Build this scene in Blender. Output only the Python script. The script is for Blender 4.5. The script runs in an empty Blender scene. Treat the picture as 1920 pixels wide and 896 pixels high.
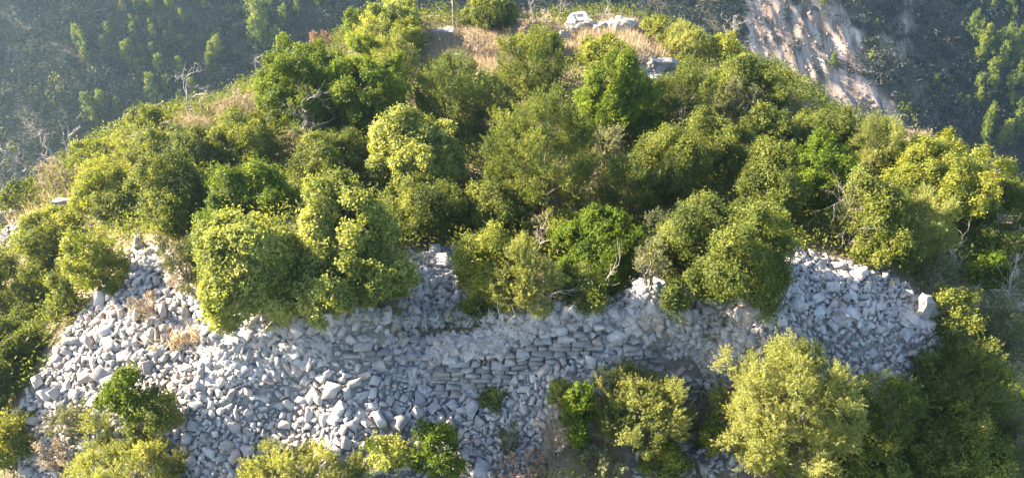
import bpy, bmesh, math, random
import numpy as np
from mathutils import Vector, Matrix, noise as mnoise

# ------------------------------------------------------------------ camera, sky, sun, exposure
S = bpy.context.scene
COL = S.collection
CAM_Z, PITCH, FPX, W0, H0 = 14.5, 30.0, 1423.0, 1920.0, 896.0
SUN_AZ, SUN_EL = -79.0, 28.0
SUN_POWER, SKY_POWER, EXPOSURE = 5.0, 0.069, 3.05
HAZE_DENSITY, HAZE_ANISO = 0.00055, 0.68

cam = bpy.data.cameras.new('camera')
cam.sensor_width = 36.0
cam.angle = 2 * math.atan(W0 / 2 / FPX)
cam.clip_end = 3000
co = bpy.data.objects.new('camera', cam)
COL.objects.link(co)
co.location = (0, 0, CAM_Z)
co.rotation_euler = (math.radians(90 - PITCH), 0, 0)
S.camera = co

world = bpy.data.worlds.new('World')
S.world = world
world.use_nodes = True
wn = world.node_tree
sky = wn.nodes.new('ShaderNodeTexSky')
sky.sky_type = 'NISHITA'
sky.sun_disc = False
sky.sun_elevation = math.radians(SUN_EL)
sky.sun_rotation = math.radians(SUN_AZ % 360)
sky.air_density = 1.0
sky.dust_density = 1.5
bg = wn.nodes['Background']
wn.links.new(sky.outputs[0], bg.inputs[0])
bg.inputs[1].default_value = SKY_POWER

sl = bpy.data.lights.new('sun', 'SUN')
sl.energy = SUN_POWER
sl.angle = math.radians(0.6)
sl.color = (1.0, 0.80, 0.56)
so = bpy.data.objects.new('sun', sl)
COL.objects.link(so)
a_, e_ = math.radians(SUN_AZ), math.radians(SUN_EL)
SUND = Vector((math.sin(a_) * math.cos(e_), math.cos(a_) * math.cos(e_), math.sin(e_)))
so.rotation_euler = SUND.to_track_quat('Z', 'Y').to_euler()
so.location = (-60, 40, 60)

S.view_settings.view_transform = 'Standard'
S.view_settings.look = 'None'
S.view_settings.exposure = EXPOSURE
S.view_settings.gamma = 1
S.view_settings.use_curve_mapping = False
S.render.engine = 'CYCLES'
S.cycles.max_bounces = 6
S.cycles.diffuse_bounces = 3
S.cycles.transmission_bounces = 4
S.cycles.transparent_max_bounces = 4
S.cycles.volume_bounces = 0
S.cycles.use_denoising = True

rng = np.random.default_rng(7)
PI = math.pi


# ------------------------------------------------------------------ helpers
def build_mesh(name, V, F, attrs=None, mats=None, smooth=False):
    """V (N,3); F (M,k) array or a list of such arrays; attrs {name: (domain, values)}"""
    if not isinstance(F, list):
        F = [F]
    F = [f for f in F if len(f)]
    me = bpy.data.meshes.new(name)
    V = np.asarray(V, dtype=np.float32)
    me.vertices.add(len(V))
    me.vertices.foreach_set('co', V.ravel())
    starts, idx, off = [], [], 0
    for f in F:
        f = np.asarray(f, dtype=np.int32)
        k = f.shape[1]
        idx.append(f.ravel())
        starts.append(off + np.arange(len(f), dtype=np.int32) * k)
        off += f.size
    idx = np.concatenate(idx)
    starts = np.concatenate(starts).astype(np.int32)
    me.loops.add(len(idx))
    me.loops.foreach_set('vertex_index', idx)
    me.polygons.add(len(starts))
    me.polygons.foreach_set('loop_start', starts)
    if smooth:
        me.polygons.foreach_set('use_smooth', np.ones(len(starts), dtype=bool))
    me.update(calc_edges=True)
    for n, (dom, val) in (attrs or {}).items():
        at = me.attributes.new(n, 'FLOAT', dom)
        at.data.foreach_set('value', np.asarray(val, dtype=np.float32))
    for m in (mats or []):
        me.materials.append(m)
    return me


def link(name, me, parent=None, loc=None):
    o = bpy.data.objects.new(name, me)
    COL.objects.link(o)
    if parent is not None:
        o.parent = parent
    if loc is not None:
        o.location = loc
    return o


def tag(o, label=None, cat=None, group=None, kind=None):
    for k, v in (('label', label), ('category', cat), ('group', group), ('kind', kind)):
        if v:
            o[k] = v
    return o


def thing(name, label, cat, loc, group=None):
    o = bpy.data.objects.new(name, None)
    o.empty_display_size = 0.3
    COL.objects.link(o)
    o.location = loc
    return tag(o, label, cat, group)


def norm(v):
    return v / np.maximum(np.linalg.norm(v, axis=-1, keepdims=True), 1e-9)


def smooth01(t):
    t = np.clip(t, 0, 1)
    return t * t * (3 - 2 * t)


_tab = rng.random((64, 64))


def vnoise(x, y):
    """periodic value noise on arrays, 0..1"""
    xi, yi = np.floor(x).astype(int), np.floor(y).astype(int)
    fx, fy = smooth01(x - xi), smooth01(y - yi)
    g = lambda a, b: _tab[a % 64, b % 64]
    return (g(xi, yi) * (1 - fx) * (1 - fy) + g(xi + 1, yi) * fx * (1 - fy)
            + g(xi, yi + 1) * (1 - fx) * fy + g(xi + 1, yi + 1) * fx * fy)


def inside(P, x, y):
    """point-in-polygon for arrays"""
    r = np.zeros(np.shape(x), dtype=bool)
    n = len(P)
    for i in range(n):
        x1, y1 = P[i]
        x2, y2 = P[(i + 1) % n]
        c = ((y1 > y) != (y2 > y)) & (x < (x2 - x1) * (y - y1) / (y2 - y1 + 1e-12) + x1)
        r ^= c
    return r


class Tubes:
    """collects tapered tubes into one mesh"""

    def __init__(self, sides=5):
        self.V, self.F, self.n, self.s = [], [], 0, sides

    def add(self, pts, rad):
        pts = np.asarray(pts, float)
        rad = np.asarray(rad, float)
        s = self.s
        m = len(pts)
        t = np.gradient(pts, axis=0)
        t = norm(t)
        ref = np.array([0.3, 0.9, 0.2])
        u = norm(np.cross(t, ref))
        w = np.cross(t, u)
        an = np.arange(s) / s * 2 * PI
        ring = pts[:, None, :] + rad[:, None, None] * (np.cos(an)[None, :, None] * u[:, None, :] + np.sin(an)[None, :, None] * w[:, None, :])
        self.V.append(ring.reshape(-1, 3))
        i = np.arange(m - 1)[:, None] * s
        j = np.arange(s)[None, :]
        k = (j + 1) % s
        f = np.stack([i + j, i + k, i + s + k, i + s + j], -1).reshape(-1, 4) + self.n
        self.F.append(f)
        self.n += m * s

    def mesh(self, name, mat):
        return build_mesh(name, np.concatenate(self.V), np.concatenate(self.F), None, [mat], smooth=True)


# ------------------------------------------------------------------ materials
def new_mat(name):
    m = bpy.data.materials.new(name)
    m.use_nodes = True
    nt = m.node_tree
    return m, nt, nt.nodes, nt.links, nt.nodes['Principled BSDF'], nt.nodes['Material Output']


def ramp(N, stops):
    r = N.new('ShaderNodeValToRGB')
    e = r.color_ramp.elements
    while len(e) < len(stops):
        e.new(0.5)
    for el, (p, c) in zip(e, stops):
        el.position = p
        el.color = (c[0], c[1], c[2], 1)
    return r


def leaf_mat(name, cols, trans=0.42, tgain=(1.5, 1.45, 0.55), rough=0.6, spec=0.15):
    """cols: dark, mid, light leaf colour; a random 'tint' per leaf spray picks between them"""
    m, nt, N, L, P, O = new_mat(name)
    at = N.new('ShaderNodeAttribute')
    at.attribute_name = 'tint'
    oi = N.new('ShaderNodeObjectInfo')
    ad = N.new('ShaderNodeMath')
    ad.operation = 'MULTIPLY_ADD'
    ad.inputs[1].default_value = 0.25
    L.new(oi.outputs['Random'], ad.inputs[0])
    L.new(at.outputs['Fac'], ad.inputs[2])
    r = ramp(N, [(0.1, cols[0]), (0.6, cols[1]), (1.0, cols[2])])
    L.new(ad.outputs[0], r.inputs[0])
    L.new(r.outputs[0], P.inputs['Base Color'])
    P.inputs['Roughness'].default_value = rough
    P.inputs['Specular IOR Level'].default_value = spec
    mul = N.new('ShaderNodeMix')
    mul.data_type = 'RGBA'
    mul.blend_type = 'MULTIPLY'
    mul.inputs[0].default_value = 1
    L.new(r.outputs[0], mul.inputs[6])
    mul.inputs[7].default_value = (*tgain, 1)
    mul.clamp_result = False
    tr = N.new('ShaderNodeBsdfTranslucent')
    L.new(mul.outputs[2], tr.inputs[0])
    mx = N.new('ShaderNodeMixShader')
    mx.inputs[0].default_value = trans
    L.new(P.outputs[0], mx.inputs[1])
    L.new(tr.outputs[0], mx.inputs[2])
    L.new(mx.outputs[0], O.inputs[0])
    return m


LEAF = {
    'oak': leaf_mat('oak_leaves', [(0.073, 0.105, 0.026), (0.195, 0.229, 0.054), (0.330, 0.348, 0.106)], trans=0.42),
    'lentisk': leaf_mat('lentisk_leaves', [(0.035, 0.064, 0.008), (0.085, 0.136, 0.012), (0.149, 0.207, 0.019)], rough=0.6, spec=0.15, trans=0.42, tgain=(1.5, 1.3, 0.5)),
    'juniper': leaf_mat('juniper_needles', [(0.050, 0.072, 0.021), (0.098, 0.128, 0.028), (0.164, 0.183, 0.042)], trans=0.42),
    'olive': leaf_mat('olive_leaves', [(0.10, 0.125, 0.042), (0.205, 0.23, 0.075), (0.29, 0.30, 0.115)], trans=0.5),
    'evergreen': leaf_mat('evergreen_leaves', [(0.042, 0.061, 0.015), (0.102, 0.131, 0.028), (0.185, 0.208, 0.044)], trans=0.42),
    'yellow': leaf_mat('yellow_green_leaves', [(0.078, 0.105, 0.020), (0.172, 0.200, 0.032), (0.285, 0.285, 0.050)], trans=0.42),
    'grey': leaf_mat('grey_green_leaves', [(0.063, 0.077, 0.041), (0.117, 0.131, 0.072), (0.180, 0.189, 0.104)], trans=0.3),
    'dry': leaf_mat('dry_twigs', [(0.17, 0.14, 0.10), (0.31, 0.262, 0.19), (0.45, 0.385, 0.285)], trans=0.3, tgain=(1.2, 1.1, 0.9)),
    'russet': leaf_mat('russet_leaves', [(0.12, 0.06, 0.045), (0.23, 0.14, 0.10), (0.32, 0.23, 0.16)], trans=0.25, tgain=(1.2, 1.0, 0.9)),
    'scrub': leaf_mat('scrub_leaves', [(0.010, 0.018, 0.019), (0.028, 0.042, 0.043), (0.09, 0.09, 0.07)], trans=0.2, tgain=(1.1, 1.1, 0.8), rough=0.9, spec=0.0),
    'pine': leaf_mat('pine_needles', [(0.055, 0.09, 0.018), (0.11, 0.155, 0.026), (0.20, 0.23, 0.036)], trans=0.4),
}


def bark_mat(name, c0, c1):
    m, nt, N, L, P, O = new_mat(name)
    tc = N.new('ShaderNodeTexCoord')
    nz = N.new('ShaderNodeTexNoise')
    nz.inputs['Scale'].default_value = 7
    nz.inputs['Detail'].default_value = 5
    L.new(tc.outputs['Object'], nz.inputs['Vector'])
    r = ramp(N, [(0.3, c0), (0.7, c1)])
    L.new(nz.outputs[0], r.inputs[0])
    L.new(r.outputs[0], P.inputs['Base Color'])
    P.inputs['Roughness'].default_value = 0.9
    return m


BARK = bark_mat('bark', (0.09, 0.075, 0.06), (0.19, 0.165, 0.14))
DEADWOOD = bark_mat('dead_wood', (0.20, 0.185, 0.17), (0.36, 0.34, 0.32))


def stone_mat(name, lo, mid, hi, tan, scale=6.0):
    m, nt, N, L, P, O = new_mat(name)
    at = N.new('ShaderNodeAttribute')
    at.attribute_name = 'tint'
    oi = N.new('ShaderNodeObjectInfo')
    ad = N.new('ShaderNodeMath')
    ad.operation = 'ADD'
    L.new(at.outputs['Fac'], ad.inputs[0])
    L.new(oi.outputs['Random'], ad.inputs[1])
    fr = N.new('ShaderNodeMath')
    fr.operation = 'FRACT'
    L.new(ad.outputs[0], fr.inputs[0])
    r = ramp(N, [(0.0, lo), (0.45, mid), (0.86, hi), (0.95, tan)])
    L.new(fr.outputs[0], r.inputs[0])
    geo = N.new('ShaderNodeNewGeometry')
    nz = N.new('ShaderNodeTexNoise')
    nz.inputs['Scale'].default_value = scale
    nz.inputs['Detail'].default_value = 8
    nz.inputs['Roughness'].default_value = 0.68
    L.new(geo.outputs['Position'], nz.inputs['Vector'])
    r2 = ramp(N, [(0.28, (0.55, 0.56, 0.58)), (0.5, (0.95, 0.95, 0.95)), (0.72, (1.25, 1.22, 1.18))])
    L.new(nz.outputs[0], r2.inputs[0])
    mul = N.new('ShaderNodeMix')
    mul.data_type = 'RGBA'
    mul.blend_type = 'MULTIPLY'
    mul.inputs[0].default_value = 1
    L.new(r.outputs[0], mul.inputs[6])
    L.new(r2.outputs[0], mul.inputs[7])
    L.new(mul.outputs[2], P.inputs['Base Color'])
    P.inputs['Roughness'].default_value = 0.9
    P.inputs['Specular IOR Level'].default_value = 0.2
    n2 = N.new('ShaderNodeTexNoise')
    n2.inputs['Scale'].default_value = scale * 4
    n2.inputs['Detail'].default_value = 6
    L.new(geo.outputs['Position'], n2.inputs['Vector'])
    bp = N.new('ShaderNodeBump')
    bp.inputs['Strength'].default_value = 0.6
    bp.inputs['Distance'].default_value = 0.03
    L.new(n2.outputs[0], bp.inputs['Height'])
    L.new(bp.outputs[0], P.inputs['Normal'])
    return m


STONE = stone_mat('limestone', (0.255, 0.248, 0.248), (0.335, 0.325, 0.322), (0.415, 0.40, 0.39), (0.38, 0.315, 0.28))
BOULDER = stone_mat('weathered_limestone', (0.22, 0.22, 0.222), (0.27, 0.27, 0.268), (0.32, 0.315, 0.305), (0.30, 0.28, 0.255), 2.5)
MASONRY = stone_mat('wall_limestone', (0.19, 0.185, 0.18), (0.25, 0.245, 0.24), (0.31, 0.30, 0.29), (0.30, 0.255, 0.22))
WHITE = stone_mat('white_lichen', (0.75, 0.75, 0.73), (0.8, 0.8, 0.78), (0.82, 0.82, 0.8), (0.8, 0.8, 0.78))

# ------------------------------------------------------------------ ground shape
cp, sp = math.cos(math.radians(PITCH)), math.sin(math.radians(PITCH))


def ray(u, v):
    a, b = (u - W0 / 2) / FPX, -(v - H0 / 2) / FPX
    return np.array([a, cp + b * sp, -sp + b * cp])     # |forward| component 1: t = depth along the axis


def at_z(u, v, z):
    d = ray(u, v)
    t = (z - CAM_Z) / d[2]
    return d * t + np.array([0, 0, CAM_Z])


# pixel of the photograph and height of the ground there
CTRL = [(960, 708, 0.5), (760, 702, 0.5), (560, 722, 0.55), (1250, 692, 0.5), (960, 885, -0.9), (600, 890, -0.9), (300, 890, -1.2),
        (1300, 890, -1.0), (1600, 890, -1.3), (1880, 890, -2.2), (80, 890, -2.0),
        (1000, 597, 2.2), (700, 607, 2.2), (1250, 592, 2.25), (1450, 597, 2.2), (450, 634, 1.7), (560, 622, 1.95),
        (280, 480, 2.3), (330, 560, 2.0), (200, 580, 1.3), (130, 640, 0.6), (40, 760, -0.9), (200, 700, 0.3), (330, 660, 1.0),
        (1490, 480, 2.4), (1600, 520, 2.1), (1700, 545, 1.6), (1620, 600, 1.5), (1750, 630, 0.6), (1700, 700, -0.1), (1550, 680, 0.6),
        (820, 470, 2.0), (1150, 540, 2.05), (640, 400, 2.3), (960, 400, 2.4), (1300, 400, 2.5), (800, 250, 2.8), (1100, 250, 2.9),
        (500, 300, 2.2), (900, 100, 3.2), (1100, 80, 3.4), (650, 120, 3.0), (1300, 130, 3.0), (1430, 230, 2.5), (1700, 300, 1.7),
        (1900, 380, 0.6), (1650, 430, 2.0), (1850, 560, 0.2), (1900, 700, -1.2), (250, 270, 2.0), (20, 400, -0.3), (100, 430, 0.2),
        (60, 560, -1.6), (20, 700, -3.0), (180, 480, 0.9)]
CW = np.array([at_z(*c) for c in CTRL])
# line of the wall face, from pixels along its foot
WALL = np.array([at_z(u, v, 0.5)[:2] for u, v in ((400, 722), (560, 708), (700, 701), (830, 701), (960, 703), (1110, 701), (1250, 693), (1400, 686), (1500, 678))])
STEP = 0.95


def wall_y(x):
    return np.interp(x, WALL[:, 0], WALL[:, 1])


def step_fn(x, y):
    """the wall's vertical face: steep where coursed masonry shows, a slope of tumbled stone elsewhere"""
    m = smooth01((x + 9.5) / 3.0) * smooth01((8.5 - x) / 2.5)
    face = smooth01((x + 2.4) / 0.3) * smooth01((2.7 - x) / 0.9) + smooth01((x - 3.1) / 0.3) * smooth01((5.6 - x) / 0.5) \
        + smooth01((x + 5.1) / 0.4) * smooth01((-3.2 - x) / 0.4)
    w = 1.25 - 1.13 * np.clip(face, 0, 1)
    s = y - wall_y(x)
    return STEP * m * smooth01((s + 0.05) / w)


def tps_fit(P, z, lam=0.02):
    n = len(P)
    d = np.linalg.norm(P[:, None] - P[None], axis=-1)
    K = np.where(d > 0, d * d * np.log(d + 1e-9), 0) + lam * np.eye(n)
    A = np.zeros((n + 3, n + 3))
    Q = np.c_[np.ones(n), P]
    A[:n, :n], A[:n, n:], A[n:, :n] = K, Q, Q.T
    return np.linalg.solve(A, np.r_[z, 0, 0, 0])


_w = tps_fit(CW[:, :2], CW[:, 2] - step_fn(CW[:, 0], CW[:, 1]))
EDGE = np.array([(-21, 11.5), (-21.5, 24), (-20, 26.2), (-16, 30), (-11.7, 33), (-9.0, 40.2), (-4.5, 43.5), (7.4, 43.5), (11.4, 36.5),
                 (12.5, 31.5), (16.3, 29.3), (20.1, 27), (21.5, 24), (21, 11.5)])


def hill(x, y):
    sh = np.shape(x)
    x, y = np.ravel(x).astype(float), np.ravel(y).astype(float)
    ins = inside(EDGE, x, y)
    bx, by, bd = x.copy(), y.copy(), np.full(len(x), 1e9)
    n = len(EDGE)
    for i in range(n):
        p, q = EDGE[i], EDGE[(i + 1) % n]
        e = q - p
        t = np.clip(((x - p[0]) * e[0] + (y - p[1]) * e[1]) / (e @ e), 0, 1)
        cx, cy = p[0] + t * e[0], p[1] + t * e[1]
        d = np.hypot(x - cx, y - cy)
        k = (d < bd) & ~ins
        bx, by, bd = np.where(k, cx, bx), np.where(k, cy, by), np.where(k, d, bd)
    bd = np.where(ins, 0, bd)
    z = _w[-3] + _w[-2] * bx + _w[-1] * by
    for c, w in zip(CW, _w):
        d2 = (bx - c[0]) ** 2 + (by - c[1]) ** 2
        z += w * 0.5 * d2 * np.log(d2 + 1e-12)
    z += step_fn(bx, by)
    drop = np.where(bd < 3, 0.8 * bd * bd / 6, 0.8 * (bd - 1.5))
    return (z - drop).reshape(sh)


def far(x, y):
    q = y - 105 + 16 * np.exp(-((x - 40) / 30.0) ** 2) + 10 * (vnoise(x / 31 + 3, y / 60 + 9) - 0.5) - 0.28 * np.clip(x, -140, 20) - 4
    z = -50 + 0.9 * np.maximum(q, 0) + 5 * (vnoise(x / 17 + 13, y / 25) - 0.5)
    return np.minimum(z, 9 + 2 * vnoise(x / 40, y / 40))


def axis(segs):
    out = [segs[0][0]]
    for a, b, n in segs:
        out += list(np.linspace(a, b, n + 1)[1:])
    return np.array(out)


GX = axis([(-900, -160, 14), (-160, -26, 84), (-26, 26, 250), (26, 66, 110), (66, 160, 72), (160, 900, 14)])
GY = axis([(-300, 0, 12), (0, 10, 12), (10, 45, 166), (45, 62, 26), (62, 150, 170), (150, 240, 60), (240, 900, 14)])
XX, YY = np.meshgrid(GX, GY)
HZ = hill(XX, YY)
FZ = far(XX, YY)
ZZ = np.maximum(HZ, FZ)


def ground(x, y):
    x, y = np.asarray(x, float), np.asarray(y, float)
    i = np.clip(np.searchsorted(GX, x) - 1, 0, len(GX) - 2)
    j = np.clip(np.searchsorted(GY, y) - 1, 0, len(GY) - 2)
    fx = np.clip((x - GX[i]) / (GX[i + 1] - GX[i]), 0, 1)
    fy = np.clip((y - GY[j]) / (GY[j + 1] - GY[j]), 0, 1)
    return (ZZ[j, i] * (1 - fx) * (1 - fy) + ZZ[j, i + 1] * fx * (1 - fy) + ZZ[j + 1, i] * (1 - fx) * fy + ZZ[j + 1, i + 1] * fx * fy)


def hit(u, v, lift=0.0, tmax=330.0):
    """first point on the ray of a pixel that is `lift` above the ground"""
    d = ray(u, v)
    t = np.arange(6, tmax, 0.04) if tmax < 60 else np.r_[np.arange(6, 60, 0.04), np.arange(60, tmax, 0.25)]
    p = d[None] * t[:, None] + np.array([0, 0, CAM_Z])
    below = p[:, 2] - ground(p[:, 0], p[:, 1]) < lift
    if not below.any():
        if tmax < 100:          # just over the crest: nearest miss
            g = p[:, 2] - ground(p[:, 0], p[:, 1])
            return p[np.argmin(np.where(p[:, 1] < 46, g, 1e9))]
        return None
    return p[np.argmax(below)]


def poly(pts, tmax=60.0):
    out = []
    for u, v in pts:
        p = hit(u, v, 0, tmax)
        if p is None:
            p = at_z(u, v, 0)
        out.append(p[:2])
    return np.array(out)


RUBBLE = [poly([(245, 470), (310, 462), (350, 530), (440, 590), (560, 600), (700, 590), (1000, 582), (1250, 577), (1400, 587), (1440, 530), (1485, 474),
                (1600, 500), (1700, 540), (1765, 600), (1775, 645), (1710, 740), (1610, 760), (1420, 750), (1330, 735), (1300, 760), (1100, 750), (1020, 800), (980, 960), (700, 970),
                (300, 970), (60, 950), (20, 800), (60, 735), (115, 650), (155, 590), (225, 510)]),
          poly([(770, 480), (880, 440), (900, 480), (860, 600), (770, 600)]),
          poly([(1120, 500), (1235, 490), (1270, 590), (1110, 600)]),
          poly([(0, 400), (55, 395), (60, 440), (0, 470)]),
          poly([(1160, 120), (1250, 110), (1270, 165), (1190, 175)]),
          poly([(830, 100), (960, 110), (930, 150), (840, 140)]),
          poly([(1250, 780), (1390, 760), (1400, 890), (1180, 895)])]
SOILP = [poly([(1100, 800), (1420, 740), (1420, 910), (1080, 910)]), poly([(0, 385), (70, 380), (110, 410), (60, 460), (0, 480)]), poly([(310, 600), (400, 610), (400, 650), (310, 650)])]
BARE = [poly([(1385, -30), (1510, -30), (1590, 100), (1680, 190), (1745, 290), (1440, 300), (1425, 150)], 330.0),
        poly([(1535, -30), (1560, -30), (1600, 110), (1660, 200), (1640, 215), (1575, 110)], 330.0),
        
        poly([(1690, -30), (1720, -30), (1700, 90), (1670, 110)], 330.0)]


THIN = poly([(1480, -40), (1640, -40), (1720, 100), (1760, 300), (1640, 310), (1560, 150)], 330.0)


def blur(m, k):
    for _ in range(k):
        m = (m + np.roll(m, 1, 0) + np.roll(m, -1, 0) + np.roll(m, 1, 1) + np.roll(m, -1, 1)) / 5
    return m


jx = XX + 0.9 * (vnoise(XX * 1.3, YY * 1.3) - .5)
jy = YY + 0.9 * (vnoise(XX * 1.3 + 20, YY * 1.3) - .5)
rub = np.zeros(XX.shape)
for P in RUBBLE:
    rub = np.maximum(rub, inside(P, jx, jy))
soil = np.zeros(XX.shape)
for P in SOILP:
    soil = np.maximum(soil, inside(P, jx, jy))
bx_ = XX + 7 * (vnoise(XX / 5, YY / 8) - .5)
by_ = YY + 7 * (vnoise(XX / 5 + 30, YY / 8) - .5)
bare = np.zeros(XX.shape)
for P in BARE:
    bare = np.maximum(bare, inside(P, bx_, by_))
thin = inside(THIN, bx_, by_) & (vnoise(XX / 3.1 + 4, YY / 5 + 2) > .52)
bare = np.maximum(bare, thin * 0.8) * (YY > 55)
nearm = (YY > 9) & (YY < 43) & (np.abs(XX) < 26)
# unevenness: rubble heaps, soil, gullied bare slope
ZZ = ZZ + nearm * (0.16 * (vnoise(XX * 1.7, YY * 1.7) - .5) + 0.10 * (vnoise(XX * 4, YY * 4) - .5)) * (0.4 + rub)
fallc = XX * 0.82 + YY * 0.55 + 2.5 * vnoise(XX / 9, YY / 9)     # coordinate across the fall line of the bare slope
ZZ = ZZ - blur(bare, 2) * (0.5 * np.abs(vnoise(fallc / 2.6, YY / 26) - .5) * 2 + 0.8 * np.abs(vnoise(fallc / 1.1 + 9, YY / 9) - .5)
                           + 0.7 * vnoise(fallc / 0.8, (YY - .6 * XX) / 3.5) + 0.6 * vnoise(XX / 1.9 + 7, YY / 2.1) - 1.0)

CREST = poly([(440, 634), (560, 620), (700, 604), (960, 597), (1100, 596), (1250, 590), (1460, 598)])
_s = YY - np.interp(XX, CREST[:, 0], CREST[:, 1])
_m = smooth01((XX - CREST[0, 0] + .5) / 1.5) * smooth01((CREST[-1, 0] + .3 - XX) / 1.5)
ZZ = ZZ + _m * (0.20 * np.exp(-(_s / 0.32) ** 2) - 0.32 * smooth01((_s - 0.25) / 0.4) * smooth01((2.2 - _s) / 1.0))
V = np.stack([XX, YY, ZZ], -1).reshape(-1, 3)
ny, nx = XX.shape
ii = (np.arange(ny - 1)[:, None] * nx + np.arange(nx - 1)[None]).ravel()
FQ = np.stack([ii, ii + 1, ii + nx + 1, ii + nx], -1)

gm, nt, N, L, P_, O_ = new_mat('ground')
geo = N.new('ShaderNodeNewGeometry')


def noise_node(scale, detail=6, rough=0.6, vec=None):
    n = N.new('ShaderNodeTexNoise')
    n.inputs['Scale'].default_value = scale
    n.inputs['Detail'].default_value = detail
    n.inputs['Roughness'].default_value = rough
    L.new(vec or geo.outputs['Position'], n.inputs['Vector'])
    return n


def attr(n):
    a = N.new('ShaderNodeAttribute')
    a.attribute_name = n
    return a


def mixc(f, a, b):
    m = N.new('ShaderNodeMix')
    m.data_type = 'RGBA'
    L.new(f, m.inputs[0])
    L.new(a, m.inputs[6])
    L.new(b, m.inputs[7])
    return m.outputs[2]


n1 = noise_node(1.3)
earth = ramp(N, [(0.3, (0.085, 0.07, 0.05)), (0.5, (0.16, 0.13, 0.09)), (0.7, (0.27, 0.22, 0.155))])
L.new(n1.outputs[0], earth.inputs[0])
n2 = noise_node(5.0, 10, 0.7)
red = ramp(N, [(0.35, (0.09, 0.055, 0.04)), (0.65, (0.21, 0.15, 0.115))])
L.new(n2.outputs[0], red.inputs[0])
grav = ramp(N, [(0.35, (0.10, 0.10, 0.10)), (0.55, (0.20, 0.2, 0.195)), (0.75, (0.34, 0.335, 0.325))])
L.new(n2.outputs[0], grav.inputs[0])
mp = N.new('ShaderNodeMapping')
mp.inputs['Rotation'].default_value = (0, 0, math.radians(-34))
mp.inputs['Scale'].default_value = (1, 0.16, 0.3)
L.new(geo.outputs['Position'], mp.inputs[0])
n3 = noise_node(0.75, 9, 0.68, mp.outputs[0])
scar = ramp(N, [(0.38, (0.07, 0.055, 0.045)), (0.46, (0.19, 0.15, 0.125)), (0.54, (0.29, 0.235, 0.20)), (0.66, (0.42, 0.36, 0.315))])
L.new(n3.outputs[0], scar.inputs[0])
dark = ramp(N, [(0.3, (0.03, 0.032, 0.022)), (0.7, (0.075, 0.07, 0.05))])
L.new(n1.outputs[0], dark.inputs[0])
c = mixc(attr('soil').outputs['Fac'], earth.outputs[0], red.outputs[0])
c = mixc(attr('rubble').outputs['Fac'], c, grav.outputs[0])
c = mixc(attr('valley').outputs['Fac'], c, dark.outputs[0])
c = mixc(attr('bare').outputs['Fac'], c, scar.outputs[0])
L.new(c, P_.inputs['Base Color'])
P_.inputs['Roughness'].default_value = 0.95
P_.inputs['Specular IOR Level'].default_value = 0.1
bp = N.new('ShaderNodeBump')
bp.inputs['Strength'].default_value = 0.8
bp.inputs['Distance'].default_value = 0.08
L.new(n2.outputs[0], bp.inputs['Height'])
L.new(bp.outputs[0], P_.inputs['Normal'])
go = link('ground', build_mesh('ground', V, FQ, {'rubble': ('POINT', blur(rub, 1).ravel()), 'soil': ('POINT', blur(soil, 3).ravel()),
                                                  'bare': ('POINT', blur(bare, 1).ravel()),
                                                  'valley': ('POINT', smooth01((FZ - HZ + 3) / 4).ravel())}, [gm], smooth=True))
tag(go, 'limestone hilltop and the steep valley slope beyond it', kind='structure')

# ------------------------------------------------------------------ air
hm = bpy.data.materials.new('haze')
hm.use_nodes = True
hn = hm.node_tree
hn.nodes.remove(hn.nodes['Principled BSDF'])
pv = hn.nodes.new('ShaderNodeVolumePrincipled')
pv.inputs['Color'].default_value = (0.46, 0.73, 1.0, 1)
pv.inputs['Density'].default_value = HAZE_DENSITY
pv.inputs['Anisotropy'].default_value = HAZE_ANISO
hn.links.new(pv.outputs[0], hn.nodes['Material Output'].inputs['Volume'])
zlo, zhi = float(ZZ.min()) - 1, 20.0
hv = np.array([(x, y, z) for z in (zlo, zhi) for x, y in ((-905, -305), (905, -305), (905, 905), (-905, 905))])
hf = np.array([(3, 2, 1, 0), (4, 5, 6, 7), (0, 1, 5, 4), (1, 2, 6, 5), (2, 3, 7, 6), (3, 0, 4, 7)])
if HAZE_DENSITY > 0:
    tag(link('haze', build_mesh('haze', hv, hf, None, [hm])), 'pale sunlit haze over the valley', kind='stuff')


# ------------------------------------------------------------------ stones
def rock_proto(seed, flat=1.0):
    r = np.random.default_rng(seed)
    bm = bmesh.new()
    for sx in (-1, 1):
        for sy in (-1, 1):
            for sz in (-1, 1):
                c = np.array([sx, sy, sz * 1.0]) * (1 + r.uniform(-0.48, 0.12, 3))
                for ax in range(3):
                    q = c.copy()
                    q[ax] *= 1 - r.uniform(0.03, 0.20)
                    bm.verts.new(Vector(q * 0.5))
    bmesh.ops.convex_hull(bm, input=bm.verts)
    bmesh.ops.delete(bm, geom=[v for v in bm.verts if not v.link_faces], context='VERTS')
    bmesh.ops.triangulate(bm, faces=bm.faces)
    bm.verts.index_update()
    Vv = np.array([v.co[:] for v in bm.verts])
    Ff = np.array([[v.index for v in f.verts] for f in bm.faces])
    bm.free()
    return Vv, Ff


ROCKS = [rock_proto(100 + i) for i in range(36)]
rock_mesh = [build_mesh('stone', v, f, {'tint': ('POINT', np.full(len(v), 0.0))}, [STONE]) for v, f in ROCKS]
face_mesh_cache = {}


def slope_normal(x, y):
    e = 0.35
    dx = (ground(x + e, y) - ground(x - e, y)) / (2 * e)
    dy = (ground(x, y + e) - ground(x, y - e)) / (2 * e)
    return norm(np.stack([-dx, -dy, np.ones_like(dx)], -1))


def sample_poly(P, n, r):
    lo, hi = P.min(0), P.max(0)
    out = []
    while sum(len(o) for o in out) < n:
        p = lo + (hi - lo) * r.random((n * 2, 2))
        out.append(p[inside(P, p[:, 0], p[:, 1])])
    return np.concatenate(out)[:n]


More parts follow.
